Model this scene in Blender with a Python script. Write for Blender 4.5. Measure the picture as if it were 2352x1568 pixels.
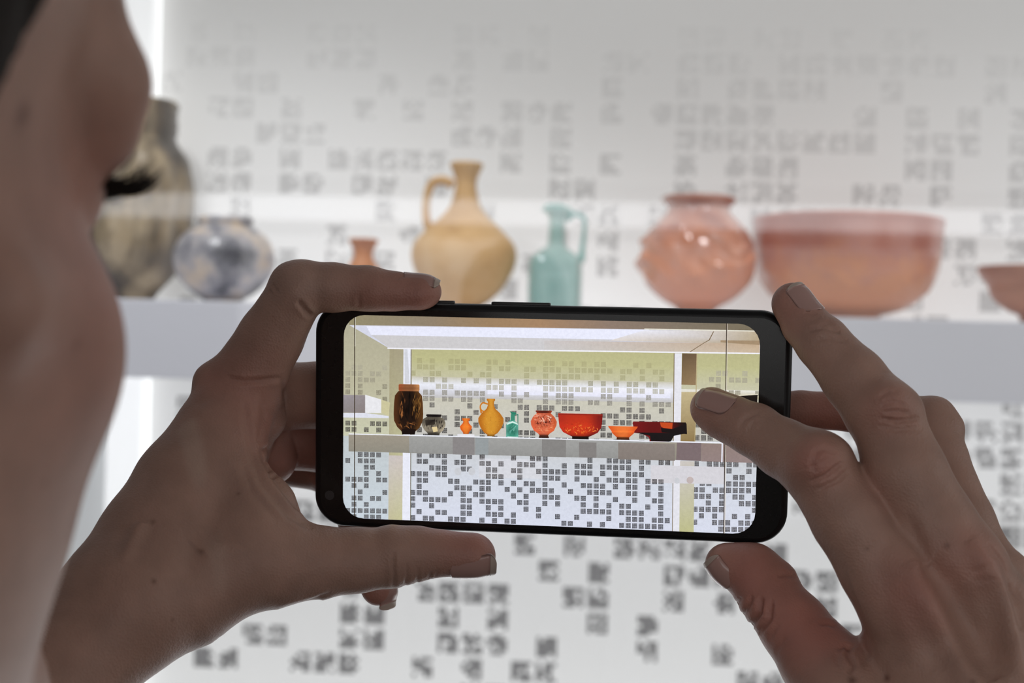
import bpy, math, random
import numpy as np
from mathutils import Matrix, Vector

# ------------------------------------------------------------------ camera, world, lights, exposure
F = 2352 * 50 / 36.0                       # focal length in pixels of the 2352 x 1568 frame
CAM_POS = Vector((0, 0, 1.50))
YAW, ROLL = math.radians(4.3), math.radians(1.6)
scene = bpy.context.scene
for o in list(bpy.data.objects): bpy.data.objects.remove(o)
cam = bpy.data.cameras.new('camera'); cam.lens = 50; cam.sensor_width = 36; cam.clip_start = 0.01
cam.dof.use_dof = True; cam.dof.focus_distance = 0.462
DOF_D = 0.0040                              # aperture diameter in metres
cam.dof.aperture_fstop = 0.050 / DOF_D
camo = bpy.data.objects.new('camera', cam); scene.collection.objects.link(camo)
M = Matrix.Translation(CAM_POS) @ Matrix.Rotation(YAW, 4, 'Z') @ Matrix.Rotation(math.radians(90), 4, 'X') @ Matrix.Rotation(ROLL, 4, 'Z')
camo.matrix_world = M
scene.camera = camo
w = bpy.data.worlds.new('gallery'); scene.world = w; w.use_nodes = True
w.node_tree.nodes['Background'].inputs[0].default_value = (0.95, 0.92, 0.90, 1)
w.node_tree.nodes['Background'].inputs[1].default_value = 0.095
vs = scene.view_settings
vs.view_transform = 'Standard'; vs.look = 'None'; vs.gamma = 1; vs.exposure = 0.47; vs.use_curve_mapping = False

def area(name, loc, size, energy, direction, color=(1, 1, 1)):
    l = bpy.data.lights.new(name, 'AREA'); l.shape = 'RECTANGLE'; l.size, l.size_y = size
    l.energy = energy; l.color = color
    o = bpy.data.objects.new(name, l); scene.collection.objects.link(o); o.location = loc
    o.rotation_euler = Vector(direction).to_track_quat('-Z', 'Y').to_euler()
    return o
area('showcase_ceiling_light', (0.05, 1.40, 2.44), (2.4, 0.12), 0.25, (0, 0, -1), (0.93, 0.95, 1))
area('showcase_floor_light', (0.05, 1.80, 0.60), (2.4, 0.10), 3.3, (0, 0.12, 1), (0.98, 0.98, 1))
area('front_low_fill_light', (0.05, 1.33, 0.60), (2.4, 0.08), 1.0, (0, 0.22, 1), (0.95, 0.96, 1))  # unseen low fill, added to brighten the shelf front
area('side_fill_light', (2.3, 0.35, 1.95), (1.6, 1.2), 5.2, (-1, 0.05, -.22), (1, 0.97, 0.94))  # unseen soft fill added on the right to model the hands and face
def spot(name, loc, target, energy, deg, col):
    l = bpy.data.lights.new(name, 'SPOT'); l.energy = energy; l.spot_size = math.radians(deg); l.spot_blend = .6; l.shadow_soft_size = .22; l.color = col
    o = bpy.data.objects.new(name, l); scene.collection.objects.link(o); o.location = loc
    o.rotation_euler = (Vector(target) - Vector(loc)).to_track_quat('-Z', 'Y').to_euler()
spot('shelf_fill_spot', (-0.7, 0.55, 3.1), (-0.55, 1.70, 1.38), 78, 46, (0.97, 0.97, 1))  # unseen fill spots added to lift the shelf front and vessels
spot('shelf_fill_spot', (0.8, 0.55, 3.1), (0.5, 1.70, 1.35), 44, 46, (0.97, 0.97, 1))  # second added fill spot, aimed at the right half of the shelf

Mnp = np.array(M)
def P(px, py, d):                          # pixel and depth (m) -> world point
    return M @ Vector(((px - 1176) / F * d, -(py - 784) / F * d, -d))
def RY(px, py, Y):                         # pixel ray hits the vertical plane y = Y
    v = P(px, py, 1) - CAM_POS
    return CAM_POS + v * ((Y - CAM_POS.y) / v.y)

# ------------------------------------------------------------------ helpers
COL = scene.collection
def link(name, me, parent=None, mat=None):
    o = bpy.data.objects.new(name, me); COL.objects.link(o)
    if mat is not None:
        for m_ in (mat if isinstance(mat, (list, tuple)) else [mat]): me.materials.append(m_)
    if parent is not None: o.parent = parent
    return o
def empty(name, loc, label=None, cat=None, group=None):
    o = bpy.data.objects.new(name, None); COL.objects.link(o); o.location = loc; o.empty_display_size = .02
    tag(o, label, cat, group); return o
def tag(o, label=None, cat=None, group=None, kind=None):
    if label: o['label'] = label
    if cat: o['category'] = cat
    if group: o['group'] = group
    if kind: o['kind'] = kind
    return o
def smooth(me, on=True):
    me.polygons.foreach_set('use_smooth', [on] * len(me.polygons)); me.update()
def mesh(name, v, f, sm=False):
    me = bpy.data.meshes.new(name); me.from_pydata([tuple(map(float, p)) for p in v], [], f); me.update()
    if sm: smooth(me)
    return me
def box(x0, x1, y0, y1, z0, z1, bevel=0.0):
    import bmesh
    bm = bmesh.new(); bmesh.ops.create_cube(bm, size=1)
    for v in bm.verts:
        v.co = Vector(((x0 + x1) / 2 + v.co.x * (x1 - x0), (y0 + y1) / 2 + v.co.y * (y1 - y0), (z0 + z1) / 2 + v.co.z * (z1 - z0)))
    if bevel: bmesh.ops.bevel(bm, geom=bm.edges[:], offset=bevel, segments=3, affect='EDGES', profile=.5)
    me = bpy.data.meshes.new('m'); bm.to_mesh(me); bm.free(); return me

def nmat(name):
    m = bpy.data.materials.new(name); m.use_nodes = True
    nt = m.node_tree; return m, nt, nt.nodes['Principled BSDF']
def N(nt, t, **kw):
    n = nt.nodes.new(t)
    for k, v in kw.items():
        if k in n.inputs: n.inputs[k].default_value = v
        else: setattr(n, k, v)
    return n
def plain(name, col, rough=.5, spec=.5, emis=0, noise=0.03, scale=30, ecol=None):
    m, nt, b = nmat(name)
    tc = N(nt, 'ShaderNodeTexCoord'); nz = N(nt, 'ShaderNodeTexNoise', Scale=scale, Detail=3.0)
    nt.links.new(tc.outputs['Object'], nz.inputs['Vector'])
    r = N(nt, 'ShaderNodeValToRGB')
    r.color_ramp.elements[0].color = (*[c * (1 - noise) for c in col], 1); r.color_ramp.elements[1].color = (*[min(1, c * (1 + noise)) for c in col], 1)
    r.color_ramp.elements[0].position = .35; r.color_ramp.elements[1].position = .65
    nt.links.new(nz.outputs['Fac'], r.inputs['Fac']); nt.links.new(r.outputs['Color'], b.inputs['Base Color'])
    b.inputs['Roughness'].default_value = rough; b.inputs['Specular IOR Level'].default_value = spec
    if emis:
        b.inputs['Emission Color'].default_value = (*(ecol or col), 1); b.inputs['Emission Strength'].default_value = emis
    return m

# ------------------------------------------------------------------ the showcase behind the phone
YS, YW = 1.55, 1.95                        # shelf front, rear panel
ztop = RY(1176, 709, YS).z; zbot = RY(1176, 893, YS).z
PITCHX, X_15 = 0.0, RY(1205, 1250, YW)
x1 = RY(498, 425, YW)
PT = (X_15.x - x1.x) / 13.0                # one tile pitch
XC = lambda c: X_15.x + (c - 15) * PT      # column centre
PZ = (RY(835, 425, YW).z - X_15.z) / 14.0
ZR = lambda r: X_15.z + (5 - r) * PZ       # row centre (row A = 0)

PANEL_EM = 0.17
white_panel = plain('backlit_panel', (.80, .80, .79), .5, .2, PANEL_EM, .004, 3, (1, 1, .985))
white_post = plain('white_lacquer', (.84, .85, .86), .35, .4, 0, .01, 5)
post_glow = plain('lit_post_diffuser', (.84, .85, .86), .35, .3, .46, .01, 5, (.98, .99, 1))
beige = plain('beige_recess', (.55, .53, .47), .6, .2, 0, .02, 5)
shelf_mat = plain('satin_shelf', (.80, .81, .88), .35, .4, 0, .008, 2)
floor_mat = plain('gallery_floor', (.10, .095, .09), .6, .3, 0, .2, 4)
xl, xr = XC(0) - PT * .52, XC(41) + PT * .5
wb = link('wall_back', box(xl, xr, YW, YW + .03, .55, 2.5), None, white_panel); tag(wb, kind='structure')

ROWS = {0:[1,3,4,5,8,9,11,16,19,20,21,28,31,32,33,34,36,37,39,40],1:[1,2,5,7,8,11,12,14,17,18,19,21,24,26,27,28,30,31,32,33,34,36],
2:[3,4,5,8,9,12,13,16,17,20,21,22,23,24,26,27,28,30,32,34,35,36],3:[0,1,2,4,5,12,13,14,17,21,22,23,26,29,31,32,33,34,35,37,38,39],
4:[1,2,6,7,10,11,12,14,16,18,19,21,24,27,28,29,30,32,34,35,37,39],5:[1,7,8,9,11,12,15,17,19,20,21,22,25,28,29,30,31,34,35,37,39],
6:[0,1,2,6,8,10,11,16,18,21,22,23,26,27,29,32,35,38,39],7:[0,2,3,4,5,8,9,11,12,13,14,17,18,21,23,27,29,31,33,34,37,39],
8:[0,3,8,9,12,14,18,20,27,28,29,30,31,33,34,35,36,39],9:[1,4,5,8,9,12,13,14,16,20,23,26,31,34,35,36,38,39,40],
10:[0,2,3,6,7,8,11,13,15,16,24,25,28,30,33,34,35,36,37,38,39],11:[13,14,17,18,19,21,22,23,24,30,31,33,36,37,39,40],
12:[1,2,5,6,9,13,18,22,26,27,31,35,36],13:[0,4,7,8,12,15,19,20,25,30,33,38],
-1:[2,3,5,9,14,18,22,26,31,34,35],-2:[1,6,7,10,15,19,25,30,33,36],-3:[2,6,11,13,17,18,19,23,24,25,29,32,36],-4:[1,5,9,11,17,18,19,30,31,36,37],
-5:[7,10,14,30,33,37],-6:[5,7,8,9,15,18,30,32,33,34,36,38,39,40],-7:[7,10,13,16,18,23,30,31,32,34,35,36,37],
-8:[3,9,13,17,18,20,21,22,24,25,26,33,34,36,39],-9:[2,3,5,6,8,9,11,16,17,21,23,24,25,28,29,31,34,36,38,39,40],
-10:[2,3,5,7,8,9,10,11,14,16,18,21,23,24,25,30,31,34,37],-11:[4,5,6,12,13,14,16,21,22,23,24,25,26,27,28,30,31,32,34,35,36,38,39],
-12:[2,3,5,8,10,12,14,15,16,18,20,21,22,23,24,28,30,32,34,35,37,38],-13:[0,3,4,9,11,12,18,21,23,24,25,26,29,33,36,39],
-14:[1,2,3,6,7,8,12,14,15,18,19,21,22,23,25,26,27,28,29,30,31,33,34,36,38,39],-15:[1,3,6,7,8,12,13,15,21,22,24,25,27,29,30,35,37]}
def ink(r):                                # print density fades out up the panel
    return float(np.interp(r, [-16, -15, -13, -11, -9, -6, 0, 4, 13], [0, .07, .17, .27, .40, .50, .74, .88, .92]))
rng = random.Random(4)
GLYPH = {}
for r, cs in ROWS.items():
    for c in cs:
        g = [[rng.random() < .70 for _ in range(5)] for _ in range(5)]
        k = rng.randrange(5)
        if rng.random() < .6: g[k] = [True] * 5
        if rng.random() < .6:
            for q in g: q[(k + 2) % 5] = True
        GLYPH[(c, r)] = g
def print_mesh():
    v, f, col = [], [], []
    y = YW - .00012
    for (c, r), g in GLYPH.items():
        d = ink(r)
        if d <= .01: continue
        s = PT * .82 / 5
        for i in range(5):
            for j in range(5):
                if not g[i][j]: continue
                cx = XC(c) + (j - 2) * s; cz = ZR(r) - (i - 2) * s; h = s * .46
                n = len(v)
                v += [(cx - h, y, cz - h), (cx + h, y, cz - h), (cx + h, y, cz + h), (cx - h, y, cz + h)]
                f.append((n, n + 1, n + 2, n + 3)); col += [d] * 4
    me = mesh('printed_squares', v, f)
    a = me.color_attributes.new('ink_amount', 'FLOAT_COLOR', 'POINT')
    arr = np.ones((len(v), 4), np.float32); arr[:, :3] = np.array(col)[:, None]
    a.data.foreach_set('color', arr.ravel())
    return me
pm, nt, b = nmat('printed_ink')
at = N(nt, 'ShaderNodeVertexColor', layer_name='ink_amount')
mx = N(nt, 'ShaderNodeMix', data_type='RGBA'); mx.inputs[6].default_value = (.80, .80, .79, 1); mx.inputs[7].default_value = (.12, .115, .12, 1)
me_ = N(nt, 'ShaderNodeMix', data_type='RGBA'); me_.inputs[6].default_value = (1, 1, .985, 1); me_.inputs[7].default_value = (.03, .028, .03, 1)
nt.links.new(at.outputs['Color'], mx.inputs[0]); nt.links.new(at.outputs['Color'], me_.inputs[0])
nt.links.new(mx.outputs[2], b.inputs['Base Color']); nt.links.new(me_.outputs[2], b.inputs['Emission Color'])
b.inputs['Emission Strength'].default_value = PANEL_EM; b.inputs['Specular IOR Level'].default_value = .2
tag(link('printed_squares', print_mesh(), wb, pm), kind='stuff')

# frame posts and recesses either side of the panel
pw = (RY(378, 300, YW).x - RY(296, 300, YW).x)
tag(link('trim_1', box(xl - pw, xl - .002, YW - .03, YW + .03, .55, 2.5, .002), None, post_glow), kind='structure')
tag(link('trim_2', box(xr + .002, xr + pw, YW - .03, YW + .03, .55, 2.5, .002), None, post_glow), kind='structure')
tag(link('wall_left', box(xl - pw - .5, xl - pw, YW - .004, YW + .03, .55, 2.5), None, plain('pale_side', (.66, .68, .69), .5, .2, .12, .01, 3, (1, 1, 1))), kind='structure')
tag(link('wall_right', box(xr + pw, xr + pw + .5, YW - .004, YW + .03, .55, 2.5), None, beige), kind='structure')
tag(link('ceiling', box(xl - .8, xr + .8, YS - .34, YW + .03, 2.5, 2.62), None, white_post), kind='structure')
tag(link('trim_3', box(xl - .8, xr + .8, YS - .34, YW + .03, .43, .55), None, white_post), kind='structure')
tag(link('trim_4', box(xl - .8, xr + .8, YS - .27, YW + .03, 0, .43), None, beige), kind='structure')
tag(link('floor', box(-3.2, 3.6, -2.4, 3.0, -.05, 0), None, floor_mat), kind='structure')
gl, nt, b = nmat('showcase_glass')
g1 = N(nt, 'ShaderNodeBsdfTransparent'); g1.inputs[0].default_value = (.985, .99, .985, 1); g2 = N(nt, 'ShaderNodeBsdfGlossy'); g2.inputs['Roughness'].default_value = .02
gx = N(nt, 'ShaderNodeMixShader'); gx.inputs[0].default_value = .075
nt.links.new(g1.outputs[0], gx.inputs[1]); nt.links.new(g2.outputs[0], gx.inputs[2]); nt.links.new(gx.outputs[0], nt.nodes['Material Output'].inputs[0])
tag(link('window_1', mesh('window_1', [(xl - .8, 1.205, .55), (xr + .8, 1.205, .55), (xr + .8, 1.205, 2.5), (xl - .8, 1.205, 2.5)], [(0, 1, 2, 3)]), None, gl), kind='structure')
# the room behind the photographer: a dim rear wall; glowing panels added for reflections in the glass
tag(link('wall_rear', box(-3.2, 3.6, -2.44, -2.4, 0, 3.0), None, plain('rear_wall', (.30, .29, .28), .7, .2)), kind='structure')
strip = link('mirrored_glow_strip', box(-1.9, 2.3, -2.395, -2.36, 1.895, 1.975, .004), None, plain('strip_glow', (.9, .9, .92), .4, .2, 2.2, .01, 3, (.96, .97, 1)))  # added glow, makes the bright band reflected in the showcase glass
tag(strip, 'long white glowing strip added on the unseen rear wall to mirror in the glass', 'light')
opp = link('mirrored_glow_panel', box(-1.3, 2.1, -2.395, -2.37, .95, 1.84, .004), None, plain('panel_glow', (.8, .8, .8), .5, .2, .8, .02, 1.2, (1, .99, .98)))  # added glowing surface, its reflection lays haze over the showcase glass
tag(opp, 'wide glowing panel added on the unseen rear wall to haze the glass', 'panel')
upp = link('upper_glow_panel', box(-1.9, 2.3, -2.395, -2.37, 2.04, 2.8, .004), None, plain('rear_upper', (.6, .6, .6), .5, .2, .25, .02, 1.2, (1, .98, .95)))  # added glow for haze higher up, leaving a darker band below it
tag(upp, 'pale glowing panel added above the strip for its haze in the glass', 'panel')
sh = link('display_shelf', box(xl - .30, xr + .30, YS, YW - .02, zbot, ztop, .0015), None, shelf_mat)
tag(sh, 'long pale grey display shelf carrying the row of antique vessels', 'shelf')

# ------------------------------------------------------------------ vessels on the shelf
def vessel_mesh(cx, Y, prof, seg=96, lobes=0, amp=0, sq=0, inner=True, fn=None):
    ys = [p[1] for p in prof]; ym = (min(ys) + max(ys)) / 2
    X = RY(cx, ym, Y).x; dep = -(M.inverted() @ Vector((X, Y, 1.5))).z
    zs = [RY(cx, p[1], Y).z for p in prof]
    z0 = zs[-1]; sc = (zs[0] - ztop) / (zs[0] - z0)
    zs = [ztop + (z - z0) * sc for z in zs]
    rs = [p[0] / F * dep for p in prof]
    # dense spline-like resample
    def res(a, n=6):
        out = []
        for i in range(len(a) - 1):
            p0, p1, p2, p3 = a[max(i - 1, 0)], a[i], a[i + 1], a[min(i + 2, len(a) - 1)]
            for k in range(n):
                t = k / n
                out.append(.5 * ((2 * p1) + (-p0 + p2) * t + (2 * p0 - 5 * p1 + 4 * p2 - p3) * t * t + (-p0 + 3 * p1 - 3 * p2 + p3) * t ** 3))
        out.append(a[-1]); return out
    R, Z = res(rs), res(zs)
    H = zs[0] - ztop
    rows = [(r, z, 0) for r, z in zip(R, Z)]
    wall = min(.005, rs[0] * .12)
    inn = []
    if inner:
        for r, z in zip(R, Z):
            if z < ztop + wall * 1.5: break
            inn.append((max(r - wall, .001), z, 1))
        inn.append((.0005, inn[-1][1], 1))
    rows = list(reversed(inn)) + rows + [(.0005, Z[-1], 0)]
    v, f = [], []
    for (r, z, i) in rows:
        t = (z - ztop) / H
        for s in range(seg):
            a = 2 * math.pi * s / seg
            rr = r
            if lobes and not i:
                wgt = math.sin(math.pi * max(0, min(1, (t - .05) / .72))) if t < .77 else 0
                rr *= 1 + amp * wgt * (abs(math.cos(a * lobes / 2)) - .5)
            if sq and t < .62:
                q = (abs(math.cos(a)) ** sq + abs(math.sin(a)) ** sq) ** (-1 / sq)
                rr *= 1 + (q - 1) * min(1, (.62 - t) / .08) * .9
            if fn and not i: rr += fn(a, t) * r
            v.append((X + rr * math.cos(a), Y + rr * math.sin(a), z))
    nr = len(rows)
    for i in range(nr - 1):
        for s in range(seg):
            f.append((i * seg + s, i * seg + (s + 1) % seg, (i + 1) * seg + (s + 1) % seg, (i + 1) * seg + s)[::-1])
    return mesh('vessel', v, f, True), X, dep
def tube(pts, rads, seg=14, flat=1.0):
    pts = [Vector(p) for p in pts]
    n = 8; Pt, Rd = [], []
    for i in range(len(pts) - 1):
        p0, p1, p2, p3 = pts[max(i - 1, 0)], pts[i], pts[i + 1], pts[min(i + 2, len(pts) - 1)]
        for k in range(n):
            t = k / n
            Pt.append(.5 * ((2 * p1) + (-p0 + p2) * t + (2 * p0 - 5 * p1 + 4 * p2 - p3) * t * t + (-p0 + 3 * p1 - 3 * p2 + p3) * t ** 3))
            Rd.append(rads[i] * (1 - t) + rads[i + 1] * t)
    Pt.append(pts[-1]); Rd.append(rads[-1])
    v, f = [], []
    up = Vector((0, 1, 0))
    for i, p in enumerate(Pt):
        d = (Pt[min(i + 1, len(Pt) - 1)] - Pt[max(i - 1, 0)]).normalized()
        s = d.cross(up).normalized(); u = s.cross(d)
        for k in range(seg):
            a = 2 * math.pi * k / seg
            v.append(p + s * math.cos(a) * Rd[i] + u * math.sin(a) * Rd[i] * flat)
    for i in range(len(Pt) - 1):
        for k in range(seg):
            f.append((i * seg + k, i * seg + (k + 1) % seg, (i + 1) * seg + (k + 1) % seg, (i + 1) * seg + k))
    f.append(tuple(range(seg))[::-1]); f.append(tuple((len(Pt) - 1) * seg + k for k in range(seg)))
    return mesh('handle', v, f, True)
def pot_mat(name, stops, scale=25, rough=.35, spec=.5, zmix=None, bump=.15, coat=0, trans=0, stretch=(1, 1, 1), transl=0):
    m, nt, b = nmat(name)
    tc = N(nt, 'ShaderNodeTexCoord'); mp = N(nt, 'ShaderNodeMapping'); mp.inputs['Scale'].default_value = stretch
    nt.links.new(tc.outputs['Object'], mp.inputs[0])
    nz = N(nt, 'ShaderNodeTexNoise', Scale=scale, Detail=6.0, Roughness=.6); nt.links.new(mp.outputs[0], nz.inputs['Vector'])
    r = N(nt, 'ShaderNodeValToRGB')
    while len(r.color_ramp.elements) < len(stops): r.color_ramp.elements.new(.5)
    for i, (p, c) in enumerate(stops):
        r.color_ramp.elements[i].position = p; r.color_ramp.elements[i].color = (*c, 1)
    nt.links.new(nz.outputs['Fac'], r.inputs[0]); out = r.outputs[0]
    if zmix:                                # zmix = (z0, z1, colour): body colour changes with height
        sx = N(nt, 'ShaderNodeSeparateXYZ'); nt.links.new(tc.outputs['Object'], sx.inputs[0])
        mr = N(nt, 'ShaderNodeMapRange'); mr.inputs[1].default_value = zmix[0]; mr.inputs[2].default_value = zmix[1]
        n2 = N(nt, 'ShaderNodeTexNoise', Scale=40.0, Detail=3.0); nt.links.new(tc.outputs['Object'], n2.inputs['Vector'])
        ad = N(nt, 'ShaderNodeMath', operation='MULTIPLY_ADD'); ad.inputs[1].default_value = (zmix[1] - zmix[0]) * 2; 
        nt.links.new(n2.outputs['Fac'], ad.inputs[0]); nt.links.new(sx.outputs['Z'], ad.inputs[2]); nt.links.new(ad.outputs[0], mr.inputs[0])
        mm = N(nt, 'ShaderNodeMix', data_type='RGBA'); nt.links.new(mr.outputs[0], mm.inputs[0]); nt.links.new(out, mm.inputs[6]); mm.inputs[7].default_value = (*zmix[2], 1)
        out = mm.outputs[2]
    nt.links.new(out, b.inputs['Base Color'])
    b.inputs['Roughness'].default_value = rough; b.inputs['Specular IOR Level'].default_value = spec
    b.inputs['Coat Weight'].default_value = coat; b.inputs['Transmission Weight'].default_value = trans
    bp = N(nt, 'ShaderNodeBump', Strength=bump, Distance=.002); nt.links.new(nz.outputs['Fac'], bp.inputs['Height']); nt.links.new(bp.outputs[0], b.inputs['Normal'])
    if transl:
        tr = N(nt, 'ShaderNodeBsdfTranslucent'); nt.links.new(out, tr.inputs[0])
        ms = N(nt, 'ShaderNodeMixShader'); ms.inputs[0].default_value = transl
        nt.links.new(b.outputs[0], ms.inputs[1]); nt.links.new(tr.outputs[0], ms.inputs[2])
        nt.links.new(ms.outputs[0], nt.nodes['Material Output'].inputs[0])
    return m
YP = 1.76
def pot(name, label, cat, cx, prof, mat, Y=YP, **kw):
    me, X, dep = vessel_mesh(cx, Y, prof, **kw)
    root = empty(name, (X, Y, ztop), label, cat)
    o = link('vessel_body', me, root, mat); o.matrix_parent_inverse = Matrix.Translation((-X, -Y, -ztop))
    return root, X, dep
def child(name, me, root, mat):
    o = link(name, me, root, mat); o.matrix_parent_inverse = Matrix.Translation(-root.location); return o

def ribs(a, t): return (.018 * math.sin(t * 150) if t > .82 else 0.0) + (.012 * math.sin(9 * a + 4 * math.sin(6 * t)) * (t < .8))
m_bronze = pot_mat('bronze_brown', [(.38, (.05, .038, .027)), (.47, (.13, .10, .07)), (.55, (.26, .20, .125)), (.64, (.46, .36, .23))], 17, .32, .6, None, .5, .3, 0, (1, 1, .45))
pot('faceted_jar', 'tall dark bronze faceted jar with ribbed neck, partly behind the face', 'jar', 303,
    [(96, 232), (100, 238), (97, 262), (99, 290), (97, 318), (108, 338), (128, 368), (137, 420), (137, 500), (135, 560), (118, 605), (90, 640), (62, 672), (56, 690), (60, 694)], m_bronze, lobes=8, amp=.10, fn=ribs, Y=1.85)
def fine(a, t): return .004 * math.sin(60 * a) * (t < .8)
m_grey = pot_mat('smoky_grey', [(.38, (.09, .09, .105)), (.47, (.24, .24, .265)), (.54, (.46, .44, .46)), (.63, (.72, .60, .48))], 19, .35, .5, None, .25, .2)
pot('smoky_jar', 'squat smoky grey glossy jar with short dark collar', 'jar', 515,
    [(63, 499), (65, 506), (60, 517), (70, 524), (96, 545), (111, 572), (116, 598), (110, 628), (92, 655), (66, 678), (47, 690), (45, 700)], m_grey, fn=fine, Y=1.68)
pl = 7
m_orange = pot_mat('orange_clay', [(.35, (.60, .21, .06)), (.6, (.75, .31, .10))], 18, .45, .4, None, .15, 0, 0, (1, 1, 1), .35)
zp = ztop
plx = RY(833, 700, YP).x
ph = .008
plo = link('plinth', box(plx - .045, plx + .045, YP - .03, YP + .03, ztop, ztop + ph, .001), None, white_post)
tag(plo, 'low white plinth block under the small orange vase', 'plinth')
r0, _, _ = pot('small_vase', 'small orange clay vase with flared mouth on the white plinth', 'vase', 833,
    [(31, 563), (34, 568), (25, 585), (23, 605), (36, 628), (55, 655), (50, 675), (30, 692), (26, 708)], m_orange)
for c_ in r0.children: pass
r0.location.z += ph
m_jug = pot_mat('ochre_clay', [(.3, (.50, .29, .12)), (.5, (.68, .43, .20)), (.7, (.74, .52, .30))], 16, .55, .3, None, .4)
r1, jx, jd = pot('ochre_jug', 'tall ochre clay jug with one looped handle and rounded belly', 'jug', 1067,
    [(34, 373), (38, 379), (33, 392), (26, 410), (24, 425), (28, 450), (37, 478), (57, 502), (88, 532), (112, 558), (121, 583), (118, 612), (106, 640), (88, 668), (62, 695), (36, 712), (38, 720)], m_jug, Y=YP)
def hp(px, py): return RY(px, py, YP)
child('handle', tube([hp(1040, 424), hp(1018, 414), hp(994, 420), hp(981, 450), hp(978, 490), hp(986, 524), hp(1000, 540)], [.0062, .0060, .0056, .0052, .0052, .0060, .007], 16, 1.3), r1, m_jug)
m_teal = pot_mat('aqua_glass', [(.35, (.50, .74, .70)), (.65, (.72, .90, .86))], 9, .12, .6, None, .1, .5, .45, (1, 1, 1), .25)
m_teal2 = pot_mat('deep_aqua_glass', [(.35, (.16, .46, .42)), (.65, (.30, .60, .55))], 9, .12, .6, None, .1, .5, .3)
def lip(a, t): return .16 * math.cos(a - math.pi) * (t > .965) 
r2, bx, bd = pot('glass_bottle', 'pale aqua glass bottle with flared spout and thin handle', 'bottle', 1277,
    [(30, 478), (32, 483), (24, 492), (18, 503), (18, 530), (19, 555), (24, 566), (42, 578), (57, 594), (61, 620), (61, 680), (60, 716)], m_teal, sq=5, fn=lip)
child('neck_collar', tube([hp(1250, 480), hp(1262, 476), hp(1285, 476), hp(1306, 484), hp(1310, 498), hp(1300, 506)], [.003, .0042, .0042, .0042, .0035, .003], 12), r2, m_teal2)
child('handle', tube([hp(1302, 492), hp(1322, 492), hp(1341, 500), hp(1342, 530), hp(1338, 570), hp(1334, 596), hp(1322, 600)], [.003, .003, .003, .0026, .0034, .0055, .005], 12), r2, m_teal2)
def relief(a, t):
    s = 0.0
    if .22 < t < .82:
        wv = math.sin(math.pi * (t - .22) / .6)
        u = a * 3 + 3.0 * math.sin(t * 9)
        s = .11 * wv * max(0, math.sin(u)) ** 2 * (math.sin(t * 34 + 2 * math.sin(a * 5)) * .5 + .5) + .014 * math.sin(a * 11 + t * 23)
    return s
m_relief = pot_mat('pink_clay_gloss', [(.3, (.36, .12, .075)), (.5, (.58, .25, .17)), (.72, (.72, .42, .33))], 26, .20, .7, (ztop + .06, ztop + .0, (.72, .26, .12)), 1.0, .6)
r3, _, _ = pot('relief_jar', 'glossy reddish round jar with moulded leaf relief and small foot', 'jar', 1602,
    [(80, 452), (86, 458), (79, 468), (71, 478), (78, 492), (102, 518), (124, 552), (131, 588), (128, 625), (110, 658), (80, 684), (50, 700), (40, 712), (46, 722)], m_relief, fn=relief, seg=180)
def frieze(a, t):
    if .10 < t < .52:
        wv = math.sin(math.pi * (t - .10) / .42)
        return .026 * wv * max(0, math.sin(a * 9 + 2.0 * math.sin(t * 14))) * (math.sin(a * 23 + t * 31) * .4 + .6)
    return -.004 * (abs(t - .56) < .02)
m_bowl = pot_mat('red_slip_clay', [(.3, (.50, .17, .12)), (.52, (.60, .23, .165)), (.75, (.66, .28, .21))], 8, .28, .6, (ztop + .045, ztop + .0, (.76, .29, .11)), .5, .4)
pot('large_bowl', 'large deep red slip bowl with moulded frieze beside the relief jar', 'bowl', 1944,
    [(212, 503), (217, 510), (214, 522), (212, 560), (208, 600), (197, 642), (172, 680), (135, 708), (95, 722), (78, 727), (82, 742)], m_bowl, Y=1.80, fn=frieze, seg=180)
m_sb = pot_mat('orange_slip', [(.3, (.56, .20, .09)), (.6, (.72, .32, .17))], 10, .35, .5, None, .12, .2, 0, (1, 1, 3), .3)
pot('small_bowl', 'small flared orange bowl at the right edge of the shelf', 'bowl', 2387,
    [(136, 614), (139, 619), (132, 634), (119, 650), (112, 662), (110, 674), (96, 696), (66, 718), (46, 726), (42, 742), (48, 752)], m_sb)

# ------------------------------------------------------------------ phone (camera-local millimetres -> world)
MM = M @ Matrix.Scale(.001, 4)
def Rm(ax, ay, az):
    return Matrix.Rotation(az, 4, 'Z') @ Matrix.Rotation(ay, 4, 'Y') @ Matrix.Rotation(ax, 4, 'X')
PH = Matrix.Translation((11.407, -26.816, -466.835)) @ Rm(.0824274, -.1246599, -.0250529)   # screen frame: x right, y up, z to viewer
PHW = MM @ PH
PHn = np.array(PH)
PHi = np.linalg.inv(PHn)
BW, BH, BT, BR, BE = 157.2, 76.0, 8.2, 10.5, 2.4      # body width, height, thickness, corner radius, edge radius
BC = (0.2, .5, -BT / 2 - .05)
def to_screen(px, py):                     # pixel -> point on the screen plane (its own millimetres)
    d = np.array([(px - 1176) / F, -(py - 784) / F, -1.0])
    o_ = PHi[:3, :3] @ np.zeros(3) + PHi[:3, 3]; dd = PHi[:3, :3] @ d
    t = -o_[2] / dd[2]; p = o_ + dd * t
    return p[0], p[1]
def rrect(w_, h_, r, n=10, cx=0, cy=0):
    pts = []
    for sx, sy, a0 in ((1, 1, 0), (-1, 1, 90), (-1, -1, 180), (1, -1, 270)):
        for k in range(n + 1):
            a = math.radians(a0 + 90 * k / n)
            pts.append((cx + sx * (w_ / 2 - r) + r * math.cos(a), cy + sy * (h_ / 2 - r) + r * math.sin(a)))
    return pts
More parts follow.
